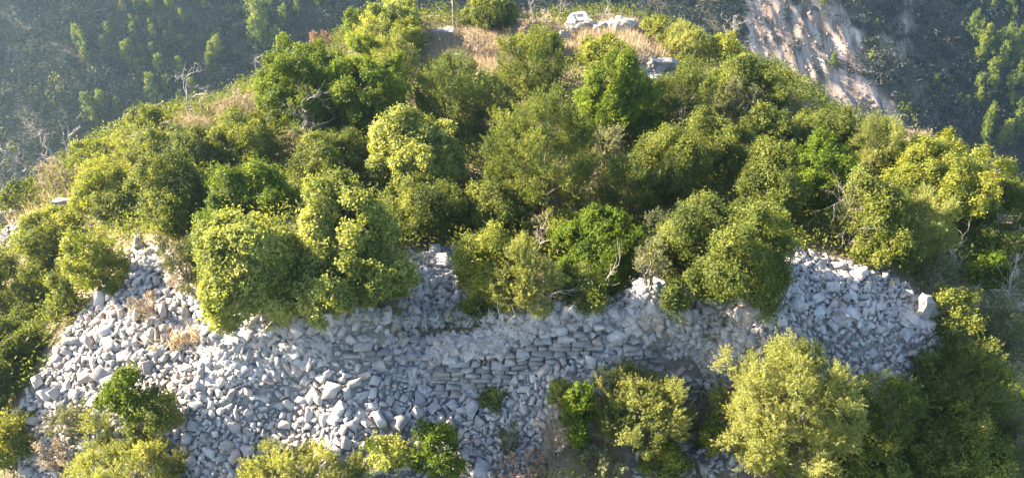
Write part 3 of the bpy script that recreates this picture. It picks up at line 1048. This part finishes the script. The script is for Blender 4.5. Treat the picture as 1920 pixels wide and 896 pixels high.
TABLE = [
    # ---- skyline and far edge
    ((242, 197, 310, 252), 'evergreen', 'lone round bush on the skyline with bare grey branches across it'),
    ((130, 258, 218, 306), 'yellow', 'low yellow green shrub on the falling skyline beside dead branches'),
    ((0, 335, 72, 402), 'evergreen', 'dark olive bush at the picture edge above the bare pinkish patch'),
    ((62, 300, 132, 365), 'dry', 'pale straw bush below the fallen dead branches'),
    ((135, 285, 255, 402), 'yellow', 'bright yellow green mound below the skyline dead branches'),
    ((205, 258, 262, 320), 'olive', 'pale bush wedged between the skyline mounds'),
    ((245, 245, 345, 330), 'evergreen', 'green dome just below the lone skyline bush'),
    ((330, 215, 400, 262), 'dry', 'straw coloured tangle under the bare skyline shrub'),
    ((395, 180, 490, 240), 'dry', 'dry grassy hump on the skyline beside the big dark dome'),
    ((300, 238, 435, 325), 'evergreen', 'wide dark green mound below the straw coloured skyline tangle'),
    ((395, 205, 530, 312), 'yellow', 'yellow green shrub leaning against the big dark skyline dome'),
    ((482, 72, 650, 262), 'lentisk', 'tallest dark green dome on the skyline, rounded like a helmet'),
    ((605, 92, 770, 262), 'lentisk', 'dark glossy dome behind the grey dead shrub, beside the taller one'),
    ((570, 55, 622, 100), 'russet', 'small reddish withered bush peeking over the skyline dome'),
    ((640, 15, 694, 62), 'lentisk', 'small green bush at the left end of the summit thicket'),
    ((682, 2, 792, 80), 'oak', 'pale rounded shrub at the top of the summit thicket'),
    ((662, 40, 798, 112), 'yellow', 'bright green shrub in front of the pale summit thicket'),
    ((690, 70, 790, 152), 'olive', 'olive bush beneath the summit thicket beside dry grass'),
    ((695, 62, 738, 108), 'russet', 'brownish withered bush between the summit thicket shrubs'),
    ((870, -14, 972, 60), 'evergreen', 'round olive bush behind the dry grass on the summit'),
    ((958, 14, 1048, 76), 'dry', 'beige twiggy bush beside the tallest summit boulder'),
    ((868, 52, 922, 110), 'dry', 'small straw coloured sapling standing in the dry grass'),
    ((955, 55, 1060, 118), 'yellow', 'bright yellow bush in front of the beige summit bush'),
    ((1085, 68, 1192, 130), 'yellow', 'pale yellow shrub below the summit boulders'),
    ((1166, 74, 1234, 126), 'dry', 'beige brown bush above the small stone pile'),
    ((1200, 32, 1256, 84), 'yellow', 'small yellow green bush at the end of the boulder row'),
    ((1232, 44, 1335, 116), 'olive', 'pale feathery bush on the skyline before the bare scar'),
    ((1325, 62, 1395, 116), 'yellow', 'yellow green bush under the bare branching dead tree'),
    # ---- upper plateau
    ((925, 65, 1056, 186), 'juniper', 'dark conical juniper directly below the bright yellow summit bush'),
    ((765, 100, 920, 265), 'juniper', 'olive toned juniper beneath the dry grass'),
    ((880, 150, 975, 262), 'juniper', 'narrow juniper squeezed between two larger junipers'),
    ((1072, 118, 1238, 280), 'lentisk', 'bright green glossy dome below the small stone pile'),
    ((1212, 116, 1346, 245), 'juniper', 'brownish green juniper beside the streaked grey boulder'),
    ((1328, 108, 1482, 222), 'evergreen', 'rounded green shrub on the skyline facing the bare scar'),
    ((1318, 150, 1442, 248), 'grey', 'grey green bush below the skyline shrub facing the scar'),
    ((1266, 212, 1424, 345), 'evergreen', 'broad mid green shrub above the largest wall-side dome'),
    ((1385, 200, 1494, 305), 'evergreen', 'dark shrub behind the vivid green lentisk'),
    ((1480, 198, 1612, 296), 'evergreen', 'yellowish shrub on the skyline above the vivid green lentisk'),
    ((1588, 212, 1694, 340), 'olive', 'pale shrub between the skyline and the bright rounded mound'),
    ((1650, 250, 1868, 408), 'yellow', 'broad bright yellow mound on the falling skyline'),
    ((1690, 240, 1760, 300), 'dry', 'straw bush poking up behind the broad bright yellow mound'),
    ((1852, 322, 1932, 425), 'evergreen', 'dark olive shrub at the far edge past the bright yellow mound'),
    ((1464, 268, 1602, 412), 'lentisk', 'vivid green lentisk with thick rounded clumps'),
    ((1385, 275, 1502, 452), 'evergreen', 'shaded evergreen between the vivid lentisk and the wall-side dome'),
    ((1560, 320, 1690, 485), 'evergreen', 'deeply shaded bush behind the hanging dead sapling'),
    ((1164, 238, 1335, 385), 'evergreen', 'mixed yellow and green shrub beside the silver bush'),
    ((1100, 215, 1178, 330), 'grey', 'silvery bush in the shadow beside the great juniper'),
    ((902, 170, 1126, 425), 'juniper', 'great feathery juniper in the middle of the hill, largest of its kind'),
    ((1108, 298, 1236, 440), 'juniper', 'dark juniper at the shaded foot of the great juniper'),
    ((858, 340, 1002, 452), 'evergreen', 'dark low shrub in front of the great juniper'),
    ((1000, 385, 1100, 480), 'evergreen', 'shaded shrub behind the small vivid lentisk'),
    ((680, 207, 882, 385), 'oak', 'pale yellow domed oak shrub in the centre of the slope'),
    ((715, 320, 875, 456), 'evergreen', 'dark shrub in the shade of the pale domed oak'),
    ((548, 240, 692, 362), 'evergreen', 'olive shrub beside the grey dead shrub'),
    ((665, 175, 735, 260), 'juniper', 'small pointed juniper in front of the dark skyline dome'),
    ((380, 298, 552, 432), 'lentisk', 'lower bright green dome above the pale sprawling oak'),
    ((365, 390, 470, 500), 'lentisk', 'dark green shrub at the upper edge of the sprawling oak'),
    ((250, 300, 402, 450), 'evergreen', 'olive green mound above the rubble spur'),
    ((300, 335, 388, 440), 'grey', 'grey green tuft sitting on the olive mound above the spur'),
    ((298, 420, 388, 545), 'grey', 'grey bush hanging over the tip of the rubble spur'),
    ((180, 345, 262, 425), 'evergreen', 'small dark shrub between the bright mound and the olive mound'),
    ((20, 385, 165, 485), 'yellow', 'yellow shrub beside the pinkish bare patch'),
    ((130, 428, 240, 560), 'yellow', 'yellow orange tinged bush beside the tip of the rubble spur'),
    ((-80, 470, 112, 640), 'evergreen', 'wide olive green bush on the flank below the bare patch'),
    ((-120, 590, 92, 770), 'evergreen', 'large shrub on the flank beside the lower rubble edge'),
    ((90, 515, 150, 600), 'evergreen', 'dark shrub pressed against the edge of the rubble spur'),
    ((-50, 765, 62, 885), 'yellow', 'small yellow green bush in the bottom corner beside the rubble'),
    # ---- around the wall
    ((368, 375, 580, 622), 'oak', 'spreading pale oak shrub overhanging the wall end, sunlit side'),
    ((545, 330, 735, 520), 'oak', 'tallest part of the oak thicket, yellowish and rounded'),
    ((535, 432, 768, 600), 'oak', 'shaded oak shrub overhanging the wall beside the stone gap'),
    ((700, 355, 775, 430), 'oak', 'small pale oak sprig below the domed oak'),
    ((850, 410, 992, 602), 'yellow', 'yellow green shrub behind the wall between two stone gaps'),
    ((905, 450, 1064, 602), 'olive', 'olive bush on the wall beside the arching dead branch'),
    ((990, 400, 1046, 475), 'dry', 'small pale withered shrub above the arching dead branch'),
    ((1050, 398, 1192, 562), 'lentisk', 'small vivid lentisk behind the arching dead branch'),
    ((1058, 502, 1144, 592), 'evergreen', 'low dark shrub under the arching dead branch'),
    ((1180, 435, 1262, 552), 'grey', 'sparse grey bush beside the largest wall-side dome'),
    ((1205, 386, 1275, 505), 'grey', 'silver tufted bush leaning on the largest wall-side dome'),
    ((1222, 356, 1494, 590), 'evergreen', 'largest wall-side dome, dense olive green, standing above the wall'),
    ((1665, 345, 1792, 505), 'olive', 'pale feathery shrub above the shaded fan of stones'),
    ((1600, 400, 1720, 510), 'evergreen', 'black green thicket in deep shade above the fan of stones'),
    ((1712, 462, 1790, 540), 'grey', 'round grey green bush at the upper edge of the fan'),
    ((1740, 530, 1835, 640), 'evergreen', 'dark bush beside the big leaning slab'),
    ((1812, 472, 1892, 548), 'lentisk', 'dark green rounded bush beneath the tangle of dead branches'),
    ((1785, 385, 1925, 480), 'evergreen', 'shrub mixed with bare branches at the far edge'),
    ((1830, 550, 1935, 690), 'grey', 'wispy grey bush around the bare dead sapling'),
    ((1128, 470, 1200, 545), 'grey', 'thin speckled grey shrub at the back of the stone gap by the small vivid lentisk'),
    # ---- on and below the rubble
    ((234, 538, 306, 604), 'dry', 'pale dry bush sitting alone on the sunlit rubble spur'),
    ((310, 500, 380, 545), 'dry', 'tan grass tuft at the foot of the grey bush on the spur'),
    ((900, 727, 953, 768), 'evergreen', 'tiny dark green bush at the foot of the dead white sapling'),
    ((1030, 711, 1078, 764), 'yellow', 'small isolated green bush below the wall face'),
    ((1050, 722, 1116, 845), 'lentisk', 'vivid green lentisk behind the twin-topped olive bush'),
    ((1098, 674, 1288, 850), 'olive', 'twin-topped pale olive bush below the wall'),
    ((1003, 765, 1092, 862), 'dry', 'cream coloured withered bush beside the vivid lentisk'),
    ((1080, 825, 1180, 900), 'grey', 'grey speckled low bush beneath the vivid lentisk'),
    ((930, 798, 978, 855), 'grey', 'small grey green bush on the shaded rubble'),
    ((915, 832, 1036, 925), 'russet', 'pinkish brown twiggy bush at the bottom edge'),
    ((1205, 822, 1300, 905), 'yellow', 'low yellow green sprawl on the red soil'),
    ((1285, 745, 1350, 830), 'grey', 'thin grey bush between the two pale olives'),
    ((1308, 785, 1368, 860), 'yellow', 'small yellow bush between the two pale olives'),
    ((1342, 622, 1614, 905), 'olive', 'tall pale yellow wild olive in front of the wall, largest near bush'),
    ((1385, 790, 1490, 890), 'yellow', 'yellow leaved bush at the foot of the tall pale olive'),
    ((1590, 692, 1725, 880), 'juniper', 'dark feathery shrub beside the tall pale olive'),
    ((1560, 800, 1720, 930), 'evergreen', 'dark bush at the bottom edge beside the tall pale olive'),
    ((1700, 632, 1925, 800), 'juniper', 'wide drooping green shrub filling the lower far corner'),
    ((1690, 760, 1900, 940), 'evergreen', 'broad green shrub at the bottom edge below the drooping one'),
    ((1860, 760, 1960, 930), 'grey', 'grey green bush cut off by the bottom corner'),
    ((676, 803, 775, 905), 'oak', 'thin broad-leaved oak sapling at the bottom edge'),
    ((780, 800, 876, 915), 'lentisk', 'bright green bush at the bottom edge beside the oak sapling'),
    ((418, 828, 685, 960), 'olive', 'wide pale olive bush cut off by the bottom edge'),
    ((120, 812, 378, 960), 'olive', 'pale olive bush at the bottom edge below the spiky green tree'),
    ((90, 748, 168, 830), 'grey', 'small dark and pale bush on the lower rubble beside the spiky tree'),
    ((66, 818, 142, 900), 'dry', 'low dry bush near the bottom corner on rubble'),
    ((155, 775, 215, 850), 'olive', 'pale green tuft between the spiky tree and the low dry bush'),
]
for box, kind, label in TABLE:
    shrub(box, kind, label, sparse=0.55 if 'thin' in label or 'sparse' in label or 'twiggy' in label else 1.0)

# the open, spiky little tree on the rubble: a leaning stem with separate leaf masses
p = hit(285, 835, 0, 60)
tt = thing('young_tree', 'spiky green young tree with open branches growing out of the rubble', 'tree', p)
r_ = np.random.default_rng(5)
blobs = [((232, 725), 0.42, 'lentisk'), ((205, 745), 0.3, 'lentisk'), ((255, 770), 0.5, 'lentisk'), ((295, 765), 0.5, 'evergreen'), ((310, 790), 0.36, 'evergreen'), ((270, 805), 0.45, 'evergreen'), ((240, 705), 0.22, 'lentisk')]
tb = Tubes(6)
for (bu, bv), br, bk in blobs:
    d = ray(bu, bv)
    q = d * ((p[1] + r_.uniform(-0.2, 0.3)) / d[1]) + np.array([0, 0, CAM_Z]) - p
    me, lob = crown_mesh(bk, br, br, br * 1.5, r_)
    link('crown', me, tt, (q[0], q[1], q[2] - br * .7))
    tb.add(np.stack([[0, 0, -.1], q * .35 + r_.normal(0, .05, 3), q * .7 + r_.normal(0, .05, 3), q]), [0.05, 0.04, 0.03, 0.012])
link('trunk', tb.mesh('trunk', BARK), tt)
print('leaves', NLEAF[0])


# ------------------------------------------------------------------ dead wood
def branch(t, r, p, d, ln, rad, lev, droop=0.0):
    n = 5
    pts = [np.array(p)]
    dd = np.array(d, float)
    for _ in range(n):
        dd = norm(dd + r.normal(0, 0.22, 3) + np.array([0, 0, 0.05 - droop]))
        pts.append(pts[-1] + dd * ln / n)
    t.add(pts, np.linspace(rad, rad * 0.35, n + 1))
    if lev > 0:
        for _ in range(r.integers(3, 5)):
            i = r.integers(1, n + 1)
            nd = norm(norm(pts[i] - pts[i - 1]) + r.normal(0, 0.65, 3))
            branch(t, r, pts[i], nd, ln * r.uniform(0.4, 0.65), rad * 0.5, lev - 1, droop)


def dead_tree(name, label, cat, base, tip, limbs, lev, seed, rad=0.035, spread=0.8, fork=0.35, group=None, droop=0.0, bend=0.08):
    """stem from base pixel to tip pixel (same distance), with limbs"""
    r = np.random.default_rng(seed)
    rad *= 0.62
    p = hit(*base, 0, 90)
    d = ray(*tip)
    q = d * (p[1] / d[1]) + np.array([0, 0, CAM_Z]) - p
    ln = np.linalg.norm(q)
    o = thing(name, label, cat, p, group)
    t = Tubes(6)
    ts = np.linspace(0, 1, 7)
    pts = q[None] * ts[:, None] + np.r_[[np.zeros(3)], r.normal(0, bend * ln * .35, (6, 3))]
    t.add(np.r_[[[0, 0, -.1]], pts], np.r_[rad, np.linspace(rad, rad * .3, 7)])
    link('trunk', t.mesh('trunk', DEADWOOD), o)
    for _ in range(limbs):
        s = r.uniform(fork, 0.95)
        i = int(s * 6)
        b = pts[i] + (pts[min(i + 1, 6)] - pts[i]) * (s * 6 - i)
        dd = norm(norm(q) * 0.7 + r.normal(0, spread, 3))
        tb_ = Tubes(4)
        branch(tb_, r, b, dd, ln * r.uniform(.3, .55) * (1.15 - .5 * s), rad * .55, lev, droop)
        link('branch', tb_.mesh('branch', DEADWOOD), o)
    return o


dead_tree('dead_sapling', 'slender dead white sapling standing in front of the coursed wall face', 'dead tree', (935, 752), (940, 596), 6, 1, 41, 0.042, 0.45, 0.45, bend=.03)
dead_tree('dead_tree', 'bare dead tree with curled branches before the pale bare scar', 'dead tree', (1372, 112), (1378, 40), 9, 2, 42, 0.05, 0.8, 0.2)
dead_tree('dead_tree', 'standing dead trunk rising from the dry grass on the summit', 'dead tree', (851, 72), (846, -30), 4, 1, 43, 0.06, 0.6, 0.4, bend=.02)
dead_tree('dead_shrub', 'bare dead shrub behind the beige twiggy bush on the summit', 'dead shrub', (1000, 40), (985, -25), 6, 1, 44, 0.04, 0.5, 0.1)
dead_tree('dead_shrub', 'thin bare stems just behind the tallest summit boulder', 'dead shrub', (1050, 42), (1050, -20), 6, 1, 45, 0.035, 0.4, 0.1)
dead_tree('dead_shrub', 'bare branched stems between the summit boulders', 'dead shrub', (1142, 48), (1138, -15), 7, 1, 46, 0.035, 0.45, 0.1)
dead_tree('dead_shrub', 'white bare shrub on the skyline above the straw coloured tangle', 'dead shrub', (358, 222), (348, 138), 9, 2, 47, 0.064, 0.8, 0.1)
dead_tree('dead_shrub', 'low grey dead twigs trailing along the skyline by the dry hump', 'dead shrub', (425, 205), (440, 165), 7, 2, 48, 0.048, 1.0, 0.0)
dead_tree('dead_shrub', 'bare twigs against the side of the tallest skyline dome', 'dead shrub', (485, 150), (478, 100), 6, 2, 49, 0.03, 1.0, 0.1)
dead_tree('dead_shrub', 'bare grey branches crossing the lone round skyline bush', 'dead shrub', (290, 246), (285, 196), 6, 1, 50, 0.035, 0.7, 0.2)
dead_tree('fallen_branch', 'dead branches leaning outward over the falling skyline', 'dead branch', (118, 318), (62, 240), 8, 2, 51, 0.08000000000000002, 0.7, 0.2)
dead_tree('fallen_branch', 'lowest dead branches reaching out below the leaning ones', 'dead branch', (85, 340), (8, 285), 6, 2, 52, 0.072, 0.7, 0.2)
dead_tree('dead_shrub', 'thin upright dead stems beside the leaning dead branches', 'dead shrub', (130, 305), (126, 235), 5, 1, 53, 0.048, 0.4, 0.2)
dead_tree('dead_shrub', 'dense grey dead shrub in front of the dark skyline domes', 'dead shrub', (582, 285), (575, 165), 20, 2, 54, 0.04, 0.8, 0.1)
dead_tree('dead_sapling', 'hanging grey dead sapling in deep shade behind the fan of stones', 'dead tree', (1585, 472), (1583, 345), 14, 2, 55, 0.018, 0.5, 0.1)
dead_tree('dead_sapling', 'bare dead sapling rising from the wispy grey bush', 'dead tree', (1893, 650), (1893, 505), 10, 2, 56, 0.045, 0.6, 0.2, bend=.03)
dead_tree('dead_shrub', 'tangle of bleached dead branches above the rounded dark bush', 'dead shrub', (1860, 480), (1872, 400), 12, 2, 57, 0.05, 0.9, 0.1)
dead_tree('dead_shrub', 'bleached twisted branches beside the round grey green bush', 'dead shrub', (1795, 520), (1785, 440), 10, 2, 58, 0.045, 0.9, 0.1)
dead_tree('fallen_branch', 'lone dead branch lying in shade beside the dark leaning-slab bush', 'dead branch', (1790, 550), (1845, 535), 5, 1, 59, 0.035, 0.7, 0.1)
dead_tree('fallen_branch', 'bleached twigs on the ground under the yellow leaved bush', 'dead branch', (1400, 885), (1450, 868), 6, 1, 60, 0.025, 0.7, 0.1)
dead_tree('dead_shrub', 'bare twigs inside the small withered shrub above the arching branch', 'dead shrub', (1010, 490), (1012, 425), 8, 2, 61, 0.03, 0.6, 0.1)
# the arching branch on the wall top
p = hit(1030, 592, 0, 60)
ob = thing('fallen_branch', 'arching bleached dead branch lying on the wall between the shrubs', 'dead branch', p)
t = Tubes(6)


def px_pt(u, v, y):
    d = ray(u, v)
    return d * (y / d[1]) + np.array([0, 0, CAM_Z])


main = [px_pt(u, v, p[1] - 0.15 + k * .06) - p for k, (u, v) in enumerate(((1012, 582), (1030, 572), (1032, 555), (1045, 546), (1062, 550), (1085, 556), (1105, 548), (1128, 535)))]
t.add(main, np.linspace(0.032, 0.014, len(main)))
link('trunk', t.mesh('trunk', DEADWOOD), ob)
r_ = np.random.default_rng(77)
for k in (2, 4, 5, 6, 7, 7, 6):
    tb_ = Tubes(4)
    branch(tb_, r_, main[k], norm(np.array([0.9, 0.1, 0.25]) + r_.normal(0, .5, 3)), r_.uniform(.5, 1.0), 0.012, 1)
    link('branch', tb_.mesh('branch', DEADWOOD), ob)

# ------------------------------------------------------------------ undergrowth and dry grass on the hill
ur = np.random.default_rng(31)
DRYP = poly([(795, 62), (870, 60), (1060, 60), (1250, 60), (1250, 120), (1060, 120), (930, 150), (800, 120)])
for nm, un, mat, m, hr, lab in (('undergrowth', 9000, 'evergreen', 46, (0.25, 0.95), 'low green undergrowth filling the ground between the shrubs'),
                            ('dry_undergrowth', 2600, 'dry', 18, (0.1, 0.4), 'low dry twiggy undergrowth between the shrubs')):
    P2 = np.c_[ur.uniform(-24, 24, un), ur.uniform(12, 44, un)]
    ok = np.ones(un, bool)
    for P in RUBBLE[:6] + [DRYP]:
        ok &= ~inside(P, P2[:, 0], P2[:, 1])
    if nm == 'undergrowth':
        ok &= ~(inside(RUBBLE[6], P2[:, 0], P2[:, 1]) | inside(SOILP[0], P2[:, 0], P2[:, 1]))
    ok &= hill(P2[:, 0], P2[:, 1]) > -9
    P2 = P2[ok]
    zz = ground(P2[:, 0], P2[:, 1])
    hgt = ur.uniform(*hr, len(P2))
    rad = np.where(nm == 'undergrowth', 0.30, 0.2)
    cc = np.stack([P2[:, 0], P2[:, 1], zz], -1)[:, None] + ur.normal(0, 1, (len(P2), m, 3)) * np.array([rad, rad, 0.05]) + (ur.random((len(P2), m)) ** .6 * hgt[:, None])[..., None] * np.array([0, 0, 1.])
    aa = norm(ur.normal(0, 1, cc.shape) + np.array([0, 0, 0.9]))
    nn = norm(ur.normal(0, 1, cc.shape) + np.array([0, 0, 0.5]))
    tl = np.clip(np.repeat(ur.normal(0.35, 0.2, len(P2))[:, None], m, 1) + ur.normal(0, .1, (len(P2), m)), 0, 1)
    n = cc.shape[0] * m
    UV = leaf_quads(cc.reshape(-1, 3), aa.reshape(-1, 3), nn.reshape(-1, 3), ur.uniform(.09, .17, n), ur.uniform(.03, .07, n) * (1 if nm == 'undergrowth' else .4))
    tag(link(nm, build_mesh(nm, UV, np.arange(4 * n).reshape(n, 4), {'tint': ('FACE', tl.ravel())}, [LEAF[mat]])), lab, 'undergrowth', kind='stuff')

GP = [(DRYP, 26000), (poly([(330, 225), (480, 180), (490, 225), (380, 250)]), 2200),
      (poly([(310, 620), (400, 625), (400, 648), (310, 645)]), 300), (poly([(0, 400), (140, 330), (240, 320), (110, 440)]), 1800), (poly([(1640, 270), (1760, 270), (1720, 310), (1640, 310)]), 1200)]
Vg, Tg = [], []
for P, n in GP:
    q = sample_poly(P, n, ur)
    z = ground(q[:, 0], q[:, 1])
    q += ur.normal(0, .05, q.shape)
    q = np.where((ur.random(n) < .75)[:, None], np.round(q * 2.2) / 2.2 + ur.normal(0, .13, q.shape) + .25 * np.sin(q * 9), q)
    hh = ur.uniform(.12, .6, n)
    lean = ur.normal(0, .14, (n, 2))
    an = ur.uniform(0, PI, n)
    wv = np.stack([np.cos(an), np.sin(an), np.zeros(n)], -1) * ur.uniform(.012, .03, n)[:, None]
    b = np.stack([q[:, 0], q[:, 1], z - .02], -1)
    tip = b + np.stack([lean[:, 0], lean[:, 1], hh], -1)
    Vg.append(np.stack([b - wv, b + wv, tip], 1).reshape(-1, 3))
    Tg.append(np.clip(ur.normal(.6, .2, n), 0, 1))
Vg = np.concatenate(Vg)
tag(link('dry_grass', build_mesh('dry_grass', Vg, np.arange(len(Vg)).reshape(-1, 3), {'tint': ('FACE', np.concatenate(Tg))}, [LEAF['dry']])),
    'straw coloured dry grass on the summit and along the skyline', 'dry grass', kind='stuff')

# ------------------------------------------------------------------ scree on the bare scar
vr = np.random.default_rng(91)
Vq, Fq, Tq, off = [], [], [], 0
for P in BARE[:2]:
    for (x, y) in sample_poly(P, int(area(P) * 0.9), vr):
        ln = 0.18 + 0.6 * vr.random() ** 4
        v, f = ROCKS[vr.integers(0, len(ROCKS))]
        R3 = rand_rot(1, vr, .6, np.array([[0, -.6, .8]]))[0]
        Vq.append((v * ln * np.array([1, .75, .55])) @ R3.T + np.array([x, y, float(ground(x, y)) + ln * .08]))
        Fq.append(f + off)
        Tq.append(np.full(len(v), vr.random()))
        off += len(v)
SCREE = stone_mat('tan_scree', (0.11, 0.09, 0.078), (0.19, 0.16, 0.14), (0.28, 0.245, 0.215), (0.23, 0.18, 0.145), 2.0)
tag(link('scree', build_mesh('scree', np.concatenate(Vq), np.concatenate(Fq), {'tint': ('POINT', np.concatenate(Tq))}, [SCREE])),
    'tan scree strewn over the bare eroded scar', 'scree', kind='stuff')

# ------------------------------------------------------------------ valley slope: scrub mass and young pines
fr_ = np.random.default_rng(41)
nf = 46000
fx = fr_.uniform(-125, 150, nf)
fy = fr_.uniform(62, 215, nf)
hz_, fz_ = hill(fx, fy), far(fx, fy)
gi = ground(fx, fy)
barev = np.zeros(nf)
for P in BARE:
    q1 = fx + 7 * (vnoise(fx / 5, fy / 8) - .5)
    q2 = fy + 7 * (vnoise(fx / 5 + 30, fy / 8) - .5)
    barev = np.maximum(barev, inside(P, q1, q2))
depf = fy * cp - (gi - CAM_Z) * sp
uf = W0 / 2 + FPX * fx / depf
vf = H0 / 2 - FPX * (fy * sp + (gi - CAM_Z) * cp) / depf
barev = np.where(inside(THIN, fx, fy) & (fr_.random(nf) < .35), 1, barev)
ok = (uf > -150) & (uf < 2070) & (vf < 480) & (vf > -330) & (fz_ > hz_ - 2) & ((barev < .5) | (fr_.random(nf) < 0.10))
fx, fy, gi, uf, vf = fx[ok], fy[ok], gi[ok], uf[ok], vf[ok]
nf = len(fx)
size = fr_.uniform(0.45, 1.6, nf) * (0.8 + 0.5 * vnoise(fx / 6, fy / 6))
m = 54
d = norm(fr_.normal(0, 1, (nf, m, 3)) * np.array([1, 1, .8]) + np.array([0, 0, .35]))
cc = np.stack([fx, fy, gi], -1)[:, None] + d * (size[:, None] * fr_.uniform(.75, 1.08, (nf, m)))[..., None] * np.array([1, 1, 0.95]) + np.array([0, 0, .35]) * size[:, None, None]
nn = norm(d + fr_.normal(0, .25, d.shape))
aa = norm(fr_.normal(0, 1, d.shape))
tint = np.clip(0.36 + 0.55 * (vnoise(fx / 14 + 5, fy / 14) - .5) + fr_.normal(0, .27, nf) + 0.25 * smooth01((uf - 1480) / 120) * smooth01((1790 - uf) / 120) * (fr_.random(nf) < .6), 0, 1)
n = nf * m
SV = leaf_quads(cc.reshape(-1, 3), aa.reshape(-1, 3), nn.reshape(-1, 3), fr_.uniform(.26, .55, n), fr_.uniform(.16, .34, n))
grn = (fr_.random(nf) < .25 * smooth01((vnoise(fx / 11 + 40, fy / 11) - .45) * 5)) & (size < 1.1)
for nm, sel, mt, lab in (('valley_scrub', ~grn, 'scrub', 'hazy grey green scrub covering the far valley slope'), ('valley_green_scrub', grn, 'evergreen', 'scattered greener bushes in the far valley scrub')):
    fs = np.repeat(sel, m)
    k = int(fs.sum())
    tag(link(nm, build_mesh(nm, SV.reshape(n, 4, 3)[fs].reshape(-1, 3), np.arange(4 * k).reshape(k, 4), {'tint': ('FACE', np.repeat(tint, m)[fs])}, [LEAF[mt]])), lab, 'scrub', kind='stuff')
print('scrub', nf, n)


def pine_proto(seed):
    r = np.random.default_rng(seed)
    C, A, Nn, Tn = [], [], [], []
    H = 4.6
    for k in range(58):
        s = r.random() ** .8
        z = 0.5 + s * (H - .5)
        rad = (1 - s) ** .75 * 1.15 + .12
        an = r.uniform(0, 2 * PI)
        q = np.array([math.cos(an) * rad * r.uniform(.45, 1), math.sin(an) * rad * r.uniform(.45, 1), z])
        m = 26
        ax = norm(np.array([math.cos(an) * .5, math.sin(an) * .5, .85]))
        t = r.random((m, 1))
        C.append(q + ax * (t - .4) * .75 + r.normal(0, .12, (m, 3)))
        A.append(norm(ax + r.normal(0, .4, (m, 3))))
        Nn.append(norm(np.array([math.cos(an), math.sin(an), .4]) + r.normal(0, .6, (m, 3))))
        Tn.append(np.full(m, np.clip(r.normal(.45, .15), 0, 1)))
    C, A, Nn, Tn = (np.concatenate(x) for x in (C, A, Nn, Tn))
    n = len(C)
    me = build_mesh('crown', leaf_quads(C, A, Nn, r.uniform(.22, .42, n), r.uniform(.09, .16, n)), np.arange(4 * n).reshape(n, 4), {'tint': ('FACE', Tn)}, [LEAF['pine']])
    t = Tubes(5)
    t.add([(0, 0, -.4), (0.03, 0, 1.5), (0, .04, H * .9)], [.11, .08, .02])
    return me, t.mesh('trunk', BARK)


PINES = [pine_proto(500 + i) for i in range(5)]
LEFT = [(152, 76, 48), (161, 92, 50), (165, 114, 36), (254, 68, 36), (250, 49, 30), (262, 47, 26), (237, 61, 22), (285, 57, 30), (292, 72, 34), (303, 47, 26), (324, 59, 28), (315, 80, 30),
        (247, 99, 40), (239, 108, 44), (271, 106, 30), (290, 101, 36), (248, 127, 36), (260, 131, 32), (303, 131, 48), (341, 133, 40), (345, 42, 36), (235, 13, 40), (262, 19, 36),
        (288, 21, 36), (322, 11, 50), (387, 8, 36), (412, 99, 50), (402, 112, 48), (395, 125, 40), (489, 42, 70), (493, 68, 70), (482, 76, 60), (535, 40, 46), (520, 80, 46), (560, 20, 40), (600, 6, 40),
        (173, 209, 56), (197, 201, 50), (226, 205, 36), (292, 175, 60), (317, 167, 44), (366, 175, 46), (207, 65, 36), (197, 89, 34), (470, 20, 44), (505, 12, 40), (180, 225, 40), (345, 200, 44), (310, 205, 40)]
RIGHT = [(1817, 57, 50), (1829, 66, 50), (1839, 84, 60), (1832, 103, 50), (1862, 89, 56), (1884, 80, 54), (1879, 97, 60), (1872, 117, 60), (1852, 144, 54), (1829, 164, 44), (1852, 171, 50),
         (1830, 189, 40), (1807, 197, 30), (1792, 192, 30), (1750, 157, 28), (1763, 174, 24), (1702, 204, 20), (1814, 214, 24), (1889, 197, 44), (1902, 211, 46), (1852, 224, 50), (1842, 244, 56),
         (1840, 264, 50), (1896, 241, 60), (1879, 258, 54), (1867, 270, 40), (1909, 80, 60), (1912, 114, 60), (1896, 114, 56), (1902, 147, 60), (1886, 167, 50), (1892, 10, 40), (1857, 18, 30),
         (1894, 38, 30), (1829, 34, 26), (1678, 28, 22), (1542, 8, 30), (1915, 175, 50), (1665, 62, 20), (1915, 255, 44), (1560, 118, 34), (1640, 50, 24)]
REACH = [('young green pine on the hazy scrub slope beyond the falling skyline', 'pines on the hazy slope', LEFT),
         ('sunlit yellow green pine on the scrub slope past the bare scar', 'pines past the bare scar', RIGHT)]
pr = np.random.default_rng(61)
for lab, grp, lst in REACH:
    for (u, v, ph) in lst:
        p = hit(u, v + ph * .30, 0, 330)
        if p is None or p[1] < 60:
            continue
        d = p[1] * cp - (p[2] - CAM_Z) * sp
        el = math.atan2(CAM_Z - p[2], math.hypot(p[0], p[1]))
        hgt = ph * d / FPX / math.cos(el) * 0.95
        s = hgt / 4.9
        o = thing('pine_tree', lab, 'pine tree', (p[0], p[1], float(ground(p[0], p[1])) - .2), grp)
        o.rotation_euler.z = pr.uniform(0, 6.28)
        wd = s * pr.uniform(.95, 1.25)
        o.scale = (wd, wd, s)
        c, t = PINES[pr.integers(0, len(PINES))]
        link('crown', c, o)
        link('trunk', t, o)
        if u in (1750, 1829, 1852) and v < 190:
            pass
